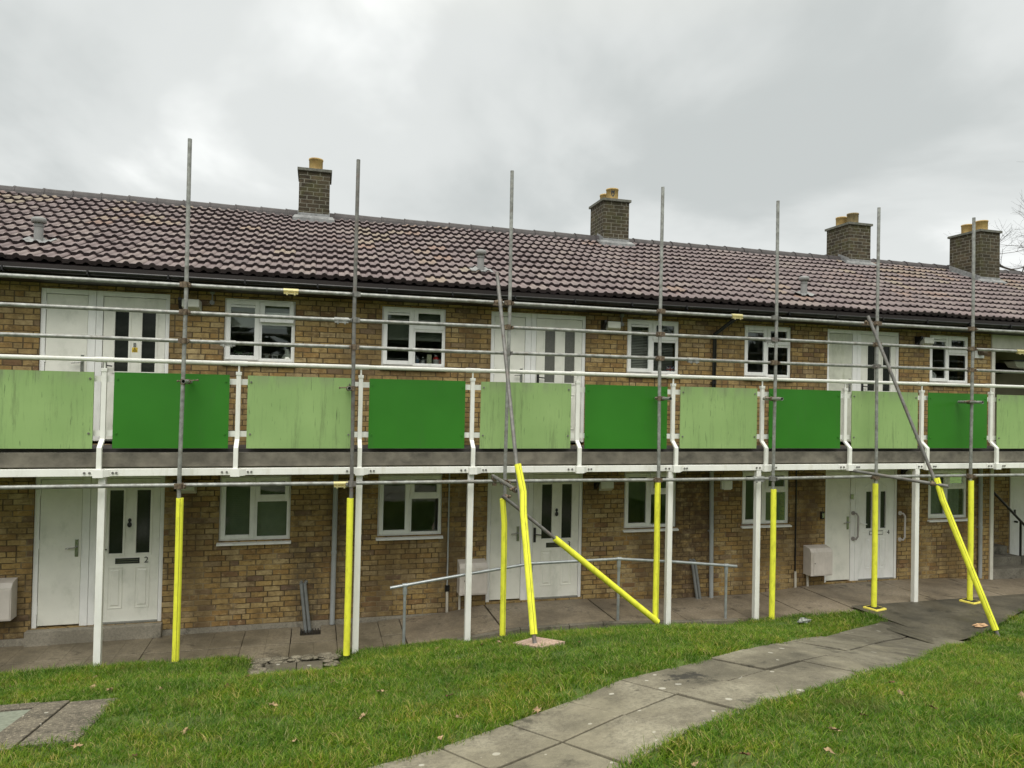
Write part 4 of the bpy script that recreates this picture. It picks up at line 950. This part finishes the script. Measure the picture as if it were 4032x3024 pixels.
# sole pads
def pad(x, y, dx, dy, rot, mats, label, zoff=.012, rim=True):
    c, s = math.cos(rot), math.sin(rot); z = Gf(x, y)+zoff
    e_ = empty('base_pad', (x, y, z), label, 'pad', 'pads under the scaffold feet')
    def rect(a, b_, z0, z1):
        q = [(-a,-b_),(a,-b_),(a,b_),(-a,b_)]
        P_ = [(x+c*u-s*v, y+s*u+c*v) for u, v in q]
        g = MB(); g.hexa([(p[0],p[1],z0) for p in P_], [(p[0],p[1],z1) for p in P_]); return g
    if rim:
        rect(dx, dy, z-.02, z+.022).build('rim', mats[0], e_, bevel=.01)
        rect(dx-.035, dy-.03, z, z+.026).build('plate', mats[1], e_)
    else:
        P_ = [(-dx,-dy),(dx,-dy),(dx,dy),(-dx,dy)]; q = [(x+c*u-s*v, y+s*u+c*v) for u, v in P_]
        g = MB(); g.hexa([(a,b_,Gf(a,b_)-.02) for a,b_ in q], [(a,b_,Gf(a,b_)+.035) for a,b_ in q]); g.build('board', mats[0], e_, bevel=.004)
pad(8.43, -1.53, .125, .12, .25, [m_pady, m_padb], 'yellow rimmed rubber pad under the pole right of door number 4 cupboard')
pad(10.31, -1.53, .125, .12, .25, [m_pady, m_padb], 'yellow rimmed rubber pad under the rightmost scaffold pole')
pad(2.40, -3.26, .15, .30, .25, [m_pink, m_padb], 'flaking pinkish board pad in the grass under the leaning tube', rim=False)

# ---------------------------------------------------------------- ramp handrail
H = empty('ramp_handrail', (4,-1.15,0), 'galvanised tube handrail along the ramp kerb', 'handrail')
g = MB(); g.tube([(.995,-1.13,.612),(1.19,-1.13,.638),(2.06,-1.13,.75),(2.95,-1.13,.855),(4.28,-1.13,.866),(5.2,-1.13,.785),(6.06,-1.13,.694),(6.24,-1.13,.674)], .0215, 14, hollow=True); g.build('rail', m_rail, H)
for (x, zt) in ((1.19,.638), (2.95,.855), (4.29,.866), (6.06,.694)):
    g = MB(); g.tube([(x,-1.13,zt-.04),(x,-1.13,float(Zs(x))-.05)], .0205, 14); po = g.build('post', m_rail, H)
    g = MB(); g.tube([(x,-1.13,zt-.12),(x,-1.13,zt-.02)], .029, 14); g.tube([(x-.035,-1.13,zt),(x+.035,-1.13,zt)], .029, 14); g.ball((x,-1.13,zt), .03, 10); g.build('fitting', m_rail, po, root=H)

# ---------------------------------------------------------------- things on the wall
def meter_box(x0, z0, label, w=.43, h=.50, d=.21):
    e_ = empty('meter_box', (x0+w/2, 0, z0), label, 'meter box', 'meter boxes on the lower wall')
    g = MB(); y = -d
    g.hexa([(x0,y,z0),(x0+w,y,z0),(x0+w,-.002,z0),(x0,-.002,z0)], [(x0,y,z0+h-.09),(x0+w,y,z0+h-.09),(x0+w,-.002,z0+h-.0),(x0,-.002,z0+h-.0)])
    g.hexa([(x0,y,z0+h-.0899),(x0+w,y,z0+h-.0899),(x0+w,-.01,z0+h-.01),(x0,-.01,z0+h-.01)], [(x0+.0,y+.045,z0+h-.03),(x0+w,y+.045,z0+h-.03),(x0+w,-.011,z0+h-.001),(x0,-.011,z0+h-.001)])
    g.build('box_body', m_gas, e_, bevel=.008)
    g = MB(); g.box(x0+.05, x0+w-.012, y-.008, y-.0005, z0+.018, z0+h-.115); dr = g.build('box_door', m_gas, e_, bevel=.004)
    g = MB(); g.tube([(x0+.075,y-.007,z0+.22),(x0+.075,y-.013,z0+.22)], .009, 8); g.build('lock', m_dark, dr, root=e_)
meter_box(-4.19, .185, 'pale meter box cut off by the left edge below the wall', .45, .51, .2)
meter_box(2.12, .19, 'pale meter box behind the handrail left of door number 3')
meter_box(8.30, .19, 'pale meter box left of door number 4', .44, .50)
def wall_lamp(x, z, label, face=-1, mt=None):
    e_ = empty('wall_lamp', (x, 0, z), label, 'wall lamp', 'wedge shaped wall lamps')
    g = MB()
    g.add([(x-.03,-.002,z-.07),(x+.03,-.002,z-.07),(x+.03,-.002,z+.09),(x-.03,-.002,z+.09),(x-.02,-.14,z+.05),(x+.02,-.14,z+.05),(x+.02,-.14,z+.085),(x-.02,-.14,z+.085)], [(0,1,2,3),(4,7,6,5),(0,4,5,1),(3,2,6,7),(0,3,7,4),(1,5,6,2)])
    g.build('bracket', m_black, e_)
    g = MB(); a = [(x+.045,-.03,z-.10),(x+.27,-.03,z-.10),(x+.27,-.03,z+.05),(x+.045,-.03,z+.05)]; b_ = [(x+.03,-.17,z-.04),(x+.25,-.17,z-.04),(x+.25,-.16,z+.07),(x+.03,-.16,z+.07)]
    g.hexa([a[0],a[1],b_[1],b_[0]], [a[3],a[2],b_[2],b_[3]]); g.build('diffuser', mt or m_lampw, e_, bevel=.01)
wall_lamp(-1.86, 4.38, 'wall lamp right of the leftmost upstairs doors')
wall_lamp(4.43, 4.37, 'wall lamp right of the middle upstairs doors')
wall_lamp(10.68, 4.37, 'wall lamp left of the rightmost upstairs window')
wall_lamp(-1.86, 1.86, 'shaded wall lamp between door number 2 and the first lower window')
wall_lamp(4.36, 1.80, 'shaded wall lamp above the ramp handrail between the number 3 door and lower window')
wall_lamp(10.4, 1.98, 'shaded wall lamp just above the pale grab rail')
for (x, z, lab) in ((-1.46,4.5,'grey junction box right of the leftmost upstairs lamp'), (4.76,4.48,'grey junction box right of the middle upstairs lamp')):
    e_ = empty('junction_box', (x,0,z), lab, 'junction box', 'round junction boxes')
    g = MB(); g.tube([(x,-.001,z-.07),(x,-.045,z-.07)], .032, 14); g.tube([(x,-.001,z+.075),(x,-.045,z+.075)], .032, 14); g.build('box_lid', m_vent, e_)
    g = MB(); g.tube([(x,-.02,z-.07),(x,-.02,z+.075)], .010, 8); g.build('conduit', m_vent, e_)
e_ = empty('stair_lamp', (13.8,1.2,4.1), 'dark bracket lamp with clear diffuser inside the upper stairwell', 'wall lamp')
g = MB(); g.hexa([(13.55,.45,4.12),(14.3,.45,4.14),(14.3,.75,4.14),(13.55,.75,4.12)], [(13.55,.45,4.14),(14.3,.45,4.17),(14.3,.75,4.17),(13.55,.75,4.14)]); g.box(14.1,14.3,.55,1.3,3.9,4.12); g.build('bracket', m_black, e_)
g = MB(); g.hexa([(13.70,.5,4.0),(14.08,.5,3.97),(14.08,.7,3.97),(13.70,.7,4.0)], [(13.62,.48,4.118),(14.08,.48,4.12),(14.08,.72,4.12),(13.62,.72,4.118)]); g.build('diffuser', m_lampw, e_, bevel=.01)
g = MB(); g.box(6.63,6.83,-.06,-.001,1.70,1.86); g.box(6.66,6.80,-.075,-.0605,1.69,1.84); tag(g.build('vent_cover', m_upvc, None, origin=(6.73,0,1.78), bevel=.004), 'small white box on the wall left of the fourth lower window', 'vent cover')
e_ = empty('flue', (12.15,0,4.2), 'brown round flue outlet on a white plate beside the rightmost upstairs window', 'flue')
g = MB(); g.box(12.05,12.27,-.012,-.001,4.11,4.30); g.build('plate', m_upvc, e_)
g = MB(); g.tube([(12.17,-.013,4.22),(12.17,-.09,4.22)], .06, 16); g.ball((12.17,-.1,4.22), .062, 14, (1,.8,1)); g.build('terminal', m_clamp, e_)
e_ = empty('key_safe', (8.66,0,1.2), 'small black key safe left of door number 4', 'key safe')
g = MB(); g.box(8.635,8.70,-.045,-.001,1.14,1.27); g.build('safe_body', m_black, e_, bevel=.008); g = MB(); g.box(8.645,8.69,-.052,-.0455,1.165,1.245); g.build('keypad', m_chrome, e_)
m_grab = simple('pinkish_white_grab_rail', (.6,.56,.55), .5, .05, 8); m_grabd = simple('worn_grab_rail', (.36,.33,.32), .5, .12, 14)
def grab(x, z0, z1, label, mt, y0=-.001, xo=.045):
    e_ = empty('grab_rail', (x,y0,(z0+z1)/2), label, 'grab rail', 'vertical grab rails by door number 4')
    g = MB(); g.tube([(x,y0,z0),(x+xo*.5,y0-.06,z0),(x+xo,y0-.075,z0+.05),(x+xo,y0-.075,z1-.05),(x+xo*.5,y0-.06,z1),(x,y0,z1)], .0165, 12); g.build('bar', mt, e_)
    for z in (z0, z1): g = MB(); g.tube([(x,y0,z),(x,y0-.014,z)], .038, 16); g.build('flange', mt, e_)
grab(9.36, .76, 1.22, 'worn grab rail on the frame beside door number 4', m_grabd, .029)
grab(10.36, .72, 1.20, 'pale grab rail on the brickwork right of door number 4', m_grab)
e_ = tag(MB().box(9.30,9.36,.015,.0295,1.47,1.56).build('doorbell', [m_chrome], None, origin=(9.33,0,1.5), bevel=.003), 'small silver doorbell above the worn grab rail', 'doorbell')
# a grey cabinet on the walkway behind the panels
e_ = empty('walkway_cabinet', (1.92,-.3,2.44), 'white cabinet standing on the balcony deck behind the fourth panel gap', 'cabinet')
g = MB(); g.box(1.70,2.06,-.42,-.05,2.44,3.0); g.build('carcass', m_upvc, e_, bevel=.01)
g = MB(); g.box(1.68,2.08,-.44,-.04,3.0,3.035); g.build('lid', m_upvc, e_, bevel=.006)

# things on the inner sills
zs_ = 3.634
e_ = empty('jug_vase', (-.44,.125,zs_), 'white waisted jug on the leftmost upstairs sill', 'vase')
g = MB(); g.lathe((-.44,.125,zs_), [(.0,0),(.07,0),(.088,.03),(.085,.06),(.055,.10),(.036,.13),(.034,.165),(.042,.185),(.036,.185),(.03,.16),(0,.15)], 18); g.v = [(x-(z-zs_-.15)*.5 if z > zs_+.15 else x, y, z) for x, y, z in g.v]
m_vase = simple('glazed_white_jug', (.88,.87,.8), .4, .05, 8); g.build('jug', m_vase, e_)
m_fr1 = simple('dark_wood_frame', (.12,.09,.06), .5, .1, 20); m_pic = simple('pale_photograph', (.5,.52,.46), .6, .3, 30); m_fr2 = simple('silver_frame', (.5,.5,.5), .4, .1, 20)
for (x, w, h, m1, m2, lab) in ((-.725,.075,.115,m_fr1,m_pic,'dark framed picture on the leftmost upstairs sill'), (-.615,.085,.10,m_fr2,m_dark,'silver framed picture beside the white jug')):
    e_ = empty('picture_frame', (x,.15,zs_), lab, 'picture frame'); g = MB(); bevel_frame(g, x-w/2, x+w/2, zs_, zs_+h, .016, .14, .152); g.build('frame', m1, e_); g = MB(); g.box(x-w/2+.014, x+w/2-.014, .146, .15, zs_+.014, zs_+h-.014); g.build('picture', m2, e_)
m_red = simple('red_plastic', (.7,.03,.03), .35, .05, 10); m_lab = simple('white_label', (.7,.68,.7), .5, .1, 60); m_ccap = simple('white_cap', (.8,.8,.8), .4, .02, 10)
m_blu = simple('blue_grey_plastic', (.12,.2,.3), .35, .1, 10); m_crm = simple('cream_carton', (.8,.8,.55), .6, .15, 60); m_pnk = simple('pink_plastic', (.55,.25,.22), .5, .05, 10); m_dk = simple('dark_bottle', (.02,.025,.02), .3, .1, 10)
def bottle(x, r, h, mb, ml, mc, label, y=.115):
    e_ = empty('bottle', (x,y,zs_), label, 'bottle', 'bottles on the second upstairs sill')
    g = MB(); g.lathe((x,y,zs_), [(0,0),(r,0),(r,h*.72),(r*.45,h*.88),(r*.42,h*.93)], 16); g.build('bottle_body', mb, e_)
    g = MB(); g.lathe((x,y,zs_), [(r*1.02,h*.08),(r*1.02,h*.62)], 16); g.build('label', ml, e_)
    g = MB(); g.lathe((x,y,zs_), [(r*.5,h*.9),(r*.5,h),(0,h)], 12); g.build('cap', mc, e_)
bottle(1.455, .026, .12, m_blu, m_blu, m_ccap, 'blue grey bottle, leftmost on the second upstairs sill')
bottle(1.537, .028, .14, m_dk, m_lab, m_ccap, 'dark bottle with white label next to the cream carton')
bottle(1.738, .042, .17, m_red, m_lab, m_ccap, 'red bottle with a white label on the second upstairs sill')
bottle(1.805, .024, .115, m_pnk, m_pnk, m_pnk, 'small pink bottle right of the red bottle')
e_ = tag(MB().box(1.60,1.67,.105,.145,zs_,zs_+.18).build('carton', m_crm, None, origin=(1.63,.15,zs_), bevel=.002), 'tall cream carton between the dark and red bottles', 'carton')
# paper flag in the third upstairs window
e_ = empty('paper_flag', (5.72,.11,3.66), 'small union flag on paper in the third upstairs window', 'flag')
m_fb = simple('flag_blue', (.03,.04,.22), .7, .05, 10); m_frd = simple('flag_red', (.5,.03,.05), .7, .05, 10)
g = MB(); g.box(5.64,5.79,.112,.113,3.655,3.755); g.build('blue_field', m_fb, e_)
g = MB(); y = .1105
for (p, q) in (((5.64,3.655),(5.79,3.755)), ((5.64,3.755),(5.79,3.655))):
    d = Vector((q[0]-p[0], q[1]-p[1])).normalized(); nn = Vector((-d.y, d.x))*.008
    g.add([(p[0]+nn.x,y,p[1]+nn.y),(p[0]-nn.x,y,p[1]-nn.y),(q[0]-nn.x,y,q[1]-nn.y),(q[0]+nn.x,y,q[1]+nn.y)], [(0,1,2,3)])
g.box(5.7,5.73,.1095,.1103,3.655,3.755); g.box(5.64,5.79,.1090,.1094,3.69,3.72); g.box(5.645,5.79,.111,.1115,3.625,3.654); g.build('white_bands', m_lab, e_)
g = MB(); g.box(5.707,5.723,.1083,.1088,3.655,3.755); g.box(5.64,5.79,.1078,.1082,3.697,3.713); g.build('red_cross', m_frd, e_)
g = MB(); g.add([(11.075,.06,3.70),(11.21,.06,3.70),(11.22,.06,3.76),(11.17,.06,3.81),(11.075,.06,3.82)], [(0,1,2,3,4)]); g.add([(x,.062,z) for x,_,z in g.v], [(4,3,2,1,0)])
g.add([(11.14,.059,3.775),(11.165,.059,3.775),(11.152,.059,3.797)], [(0,1,2)], False, 1)
tag(g.build('window_card', [m_lab, m_dark], None, origin=(11.15,.06,3.75)), 'white shaped card in the rightmost upstairs window', 'card')
# plant silhouettes on the sill
m_pl2 = simple('houseplant_leaves', (.04,.09,.03), .6, .2, 20)
for (cx_, cz_, lab, nn) in ((-1.06,3.64,'leafy houseplants on the leftmost upstairs sill',60), (11.72,3.63,'dark potted plant in the rightmost upstairs window',40)):
    g = MB()
    for i in range(nn):
        x = cx_+random.uniform(-.13,.13); z = cz_+random.uniform(.01,.13); y = .16+random.uniform(-.03,.03); a = random.uniform(0,6.28); s_ = random.uniform(.012,.03)
        g.add([(x,y,z),(x+s_*math.cos(a),y-.01,z+s_*math.sin(a)),(x+1.7*s_*math.cos(a+.3),y,z+1.7*s_*math.sin(a+.3)),(x+s_*math.cos(a+.7),y+.01,z+s_*math.sin(a+.7))], [(0,1,2,3)])
    tag(g.build('houseplant', m_pl2, None, origin=(cx_,.16,cz_)), lab, 'houseplant')

# ---------------------------------------------------------------- bare tree beyond the roof
T = empty('bare_tree', (44.6,14,0), 'bare winter tree behind the right end of the roof', 'tree')
tm = MB(); tw = MB(); rt_ = random.Random(5)
def grow(p, d, L_, r, depth):
    n = 4; pts = [p]; q = p.copy(); dd = d.copy()
    for i in range(n):
        dd = (dd+Vector((rt_.uniform(-.16,.16), rt_.uniform(-.16,.16), rt_.uniform(-.08,.12)))).normalized(); q = q+dd*L_/n; pts.append(q.copy())
    rs = [r*(1-.45*i/n) for i in range(n+1)]
    (tm if depth < 2 else tw).tube(pts, rs, 7 if depth < 2 else (5 if depth < 4 else 3), cap=False)
    if depth >= 6: return
    k = {0:6, 1:5, 2:5, 3:4, 4:4, 5:3}[depth]
    for i in range(k):
        t_ = .35+.65*(i+.5)/k; idx = min(n-1, int(t_*n)); base = pts[idx].lerp(pts[idx+1], t_*n-idx)
        ax = Vector((rt_.uniform(-1,1), rt_.uniform(-1,1), rt_.uniform(-.25,.5))).normalized()
        nd_ = (dd*.75+ax*.85).normalized()
        grow(base, nd_, L_*rt_.uniform(.52,.72), max(.006, r*(.5 if depth else .45)), depth+1)
grow(Vector((44.6,14,-.5)), Vector((.0,0,1)), 10.4, .32, 0)
tm.build('trunk', m_bark, T); tw.build('crown', m_bark, T)

# ---------------------------------------------------------------- grass, leaves, litter
def clump(seed, n=15, rad=.05, hmin=.022, hmax=.052):
    r = random.Random(seed); vs = []; fs = []; bl = []
    for i in range(n):
        a = r.uniform(0, 6.283); d = rad*math.sqrt(r.random()); x, y = d*math.cos(a), d*math.sin(a)
        h = r.uniform(hmin, hmax); w = r.uniform(.0016, .0030); th = r.uniform(0, 6.283); bend = r.uniform(.3, 1.2)*h; ph = r.uniform(0, 6.283)
        wx, wy = w*math.cos(th), w*math.sin(th); bx_, by_ = math.cos(ph), math.sin(ph); o = len(vs)
        for s_, k in ((0, 1), (.5, .85), (1, .15)):
            cx_, cy_, cz_ = x+bx_*bend*s_*s_, y+by_*bend*s_*s_, h*s_*(1-.2*s_)
            vs += [(cx_-wx*k, cy_-wy*k, cz_), (cx_+wx*k, cy_+wy*k, cz_)]
        fs += [(o,o+1,o+3,o+2), (o+2,o+3,o+5,o+4)]; b_ = r.random(); bl += [b_, b_]
    me = bpy.data.meshes.new('grass_clump'); me.from_pydata(vs, [], fs); me.materials.append(m_grass)
    at = me.attributes.new('blade', 'FLOAT', 'FACE'); at.data.foreach_set('value', bl)
    me.polygons.foreach_set('use_smooth', [True]*len(fs))
    return bpy.data.objects.new('grass_clump', me)
clumps = bpy.data.collections.new('grass_clumps')
for i in range(5): clumps.objects.link(clump(i))
clumps.objects.link(clump(9, 12, .05, .04, .085))
NP = 150000
gx_ = rng.uniform(-7.5, 15.5, NP); gy_ = rng.uniform(-9.6, -1.24, NP)
d = np.hypot(gx_, gy_+10.73)
vis = (gx_ > -1.0-(gy_+10.73)*.62) & (gx_ < 1.3+(gy_+10.73)*1.36)
dens = np.clip(np.interp(d, [2, 6, 10, 16], [1.0, 1.0, .75, .5]), 0, 1)
keep = (rng.random(NP) < dens) & vis & (gy_ < lawn_edge(gx_)-.0+rng.normal(0,.012,NP)) & ~in_block(gx_, gy_+.03) & (dist_path(gx_, gy_) > .592+rng.normal(0,.026,NP))
ic = (gx_ > -3.4) & (gx_ < -1.67) & (gy_ > -4.80+rng.normal(0,.03,NP)) & (gy_ < -3.56)
keep &= ~ic
thin = np.sin(gx_*2.3+1.7*np.sin(gy_*1.3))*np.sin(gy_*2.9+1.3*np.sin(gx_*1.1))+.35*np.sin(gx_*7.1)*np.sin(gy_*8.3)
keep &= rng.random(NP) > np.interp(thin, [.45, .95], [0, .72])
for (mx_, my_, mr_) in ((-1.56,-1.5,.14),(.43,-1.5,.16),(2.46,-1.5,.12),(4.7,-1.55,.16),(6.6,-1.5,.12),(2.4,-3.26,.42),(9.05,-3.1,.2),(-2.44,-1.32,.1)):
    keep &= (np.hypot(gx_-mx_, gy_-my_) > mr_*.6) | (rng.random(NP) > .75)
keep &= ~((np.abs(gx_-2.40) < .17) & (np.abs(gy_+3.26) < .27))
gx_, gy_ = gx_[keep], gy_[keep]; gz_ = G(gx_, gy_)+.010*np.sin(gx_*5.1+gy_*2.3)*np.sin(gy_*6.7-gx_*1.9)-.004
me = bpy.data.meshes.new('grass'); me.vertices.add(len(gx_)); me.vertices.foreach_set('co', np.c_[gx_, gy_, gz_].ravel().astype(np.float32))
tall = .62+.38*np.sin(gx_*1.7+1.1*np.sin(gy_*2.1))*np.sin(gy_*1.9+.7*gx_)
sc = np.clip(rng.uniform(.75, 1.2, len(gx_))*(.85+.45*tall), .5, 1.7)*np.interp(dist_path(gx_, gy_), [.6,.75,.9], [.75,1.15,1.0])
a_ = me.attributes.new('gscale', 'FLOAT', 'POINT'); a_.data.foreach_set('value', sc.astype(np.float32))
go = bpy.data.objects.new('grass', me); scene.collection.objects.link(go)
tag(go, 'short green mown grass covering the bank', 'grass', kind='stuff')
ng = bpy.data.node_groups.new('grass_scatter', 'GeometryNodeTree')
ng.interface.new_socket('Geometry', in_out='INPUT', socket_type='NodeSocketGeometry'); ng.interface.new_socket('Geometry', in_out='OUTPUT', socket_type='NodeSocketGeometry')
gi = ng.nodes.new('NodeGroupInput'); gout = ng.nodes.new('NodeGroupOutput'); iop = ng.nodes.new('GeometryNodeInstanceOnPoints')
ci = ng.nodes.new('GeometryNodeCollectionInfo'); ci.inputs['Collection'].default_value = clumps; ci.inputs['Separate Children'].default_value = True; ci.inputs['Reset Children'].default_value = True
rv = ng.nodes.new('FunctionNodeRandomValue'); rv.data_type = 'FLOAT_VECTOR'; rv.inputs[0].default_value = (-.25,-.25,0); rv.inputs[1].default_value = (.25,.25,6.283)
na = ng.nodes.new('GeometryNodeInputNamedAttribute'); na.data_type = 'FLOAT'; na.inputs['Name'].default_value = 'gscale'
ng.links.new(gi.outputs[0], iop.inputs['Points']); ng.links.new(ci.outputs[0], iop.inputs['Instance']); iop.inputs['Pick Instance'].default_value = True
ng.links.new(rv.outputs[0], iop.inputs['Rotation']); ng.links.new(na.outputs[0], iop.inputs['Scale']); ng.links.new(iop.outputs[0], gout.inputs[0])
md = go.modifiers.new('scatter', 'NODES'); md.node_group = ng

# fallen leaves: one leaf, then copies
def leaf_mesh(name, mt, seed):
    r = random.Random(seed); n = 12; vs = [(0,0,.004)]
    for i in range(n):
        a = 2*math.pi*i/n; rr = (.034 if i % 2 else .020)*r.uniform(.8,1.2); vs.append((rr*math.cos(a)*1.35, rr*math.sin(a), .004+r.uniform(-.004,.018)))
    g = MB(); g.add(vs, [(0,i+1,(i+1)%n+1) for i in range(n)], False); g.add([(x,y,z-.0012) for x,y,z in vs], [(0,(i+1)%n+1,i+1) for i in range(n)], False)
    g.tube([(-.045,0,.006),(-.07,.006,.012)], .0012, 4)
    return g.build(name, mt, None)
protos = [leaf_mesh('fallen_leaf', m_leaf, 1), leaf_mesh('fallen_leaf', m_leafd, 2), leaf_mesh('fallen_leaf', m_leaf, 3)]
LP = [(-3.2,-2.2),(-2.9,-2.5),(-3.4,-1.8),(-2.2,-2.3),(-.95,-2.6),(-1.3,-3.3),(-1.35,-3.5),(-.75,-3.6),(-.4,-2.7),(-.5,-2.9),(-.62,-3.1),(-.3,-2.95),(.05,-2.45),(.1,-2.25),(.35,-2.2),(.5,-2.4),(.3,-2.7),(-1.6,-5.0),(-.9,-4.9),(-1.15,-5.35),(-.3,-4.4),(.6,-4.3),(1.15,-4.7),(1.1,-5.3),(1.45,-2.3),(1.9,-2.6),(2.1,-2.7),(2.7,-1.75),(3.6,-1.9),(4.0,-1.75),(4.3,-1.9),(2.75,-3.6),(.9,-5.7),(1.6,-5.45),(2.5,-7.0),(3.0,-7.1),(3.3,-6.8),(4.3,-6.6),(4.4,-6.2),(5.5,-6.3),(5.0,-6.9),(5.8,-6.0),(6.4,-6.2),(6.2,-7.0),(6.9,-5.5),(5.0,-7.4),(3.7,-6.6),(2.2,-6.95),(7.2,-5.0),(4.6,-5.9),(-2.0,-3.1),(-1.8,-3.35),(.2,-3.8),(-.1,-5.4),(.4,-5.0)]
for i, (x, y) in enumerate(LP):
    if dist_path(np.array([x]), np.array([y]))[0] < .62 or (-3.4 < x < -1.6 and -4.9 < y < -3.5): x, y = x+.1, y+.0
    o = protos[i] if i < 3 else protos[i % 3].copy()
    if i >= 3: scene.collection.objects.link(o)
    o.location = (x, y, Gf(x, y)+.032); o.rotation_euler = (random.uniform(-.4,.4), random.uniform(-.4,.4), random.uniform(0,6.28)); s_ = random.uniform(.55,1.05); o.scale = (s_, s_, s_)
    shade = 'dark reddish brown' if i % 3 == 1 else 'pale tan'
    k_ = int(np.argmin(np.hypot(CLF[:,0]-x, CLF[:,1]-y))); side = 'near side' if y < CLF[k_][1] else 'house side'
    tag(o, shade+' fallen leaf in the lawn on the '+side+' of the curving path', 'leaf', shade+' fallen leaves on the '+side+' of the path')
# litter and curled leaf
def crumple(name, c, r, mt, label, cat, sc, seed, n=12):
    rr = random.Random(seed); g = MB(); g.ball((0,0,0), r, n, sc)
    g.v = [(c[0]+x*rr.uniform(.6,1.3), c[1]+y*rr.uniform(.6,1.3), c[2]+max(-.01, z*rr.uniform(.5,1.4))) for x, y, z in g.v]; g.sm = [False]*len(g.sm)
    return g.build(name, mt, None, origin=c, label=label, cat=cat)
m_lit = simple('grey_white_litter', (.16,.17,.15), .5, 1.6, 34)
crumple('crumpled_litter', (6.70,-2.12,Gf(6.7,-2.12)+.05), .07, m_lit, 'crumpled grey and white litter on the grass', 'litter', (1.9,.8,.6), 3)
m_ol = simple('orange_dry_leaf', (.58,.36,.2), .8, .3, 20)
crumple('curled_leaf', (9.22,-2.66,Gf(9.22,-2.66)+.035), .055, m_ol, 'large curled orange leaf on the dark apron near the leaning sleeve', 'leaf', (2.3,.8,.5), 8, 10)

# the dark belt of trees that the upstairs windows mirror, far behind the viewer
m_fol = simple('dark_evergreen_foliage', (.035,.05,.025), .9, .3, 1.5)
k = 26000; rx = rng.uniform(-60, 75, k); top = 4.9+1.5*np.sin(rx*.35)+1.6*np.sin(rx*.9+1)+rng.normal(0,.5,k); rz = top*np.sqrt(rng.random(k)); ry = rng.uniform(-41, -36, k); s_ = rng.uniform(.25,.6,k)
vv = np.zeros((k,3,3)); 
for j in range(3): vv[:,j,0] = rx+s_*rng.normal(0,1,k); vv[:,j,1] = ry+s_*rng.normal(0,.6,k); vv[:,j,2] = rz+2.4+s_*rng.normal(0,1,k)
me = bpy.data.meshes.new('tree_belt'); me.from_pydata([tuple(v) for v in vv.reshape(-1,3)], [], [(3*i,3*i+1,3*i+2) for i in range(k)]); me.materials.append(m_fol)
o = bpy.data.objects.new('tree_belt', me); scene.collection.objects.link(o); tag(o, 'dark mass of trees standing far behind the viewer', 'trees', kind='stuff')
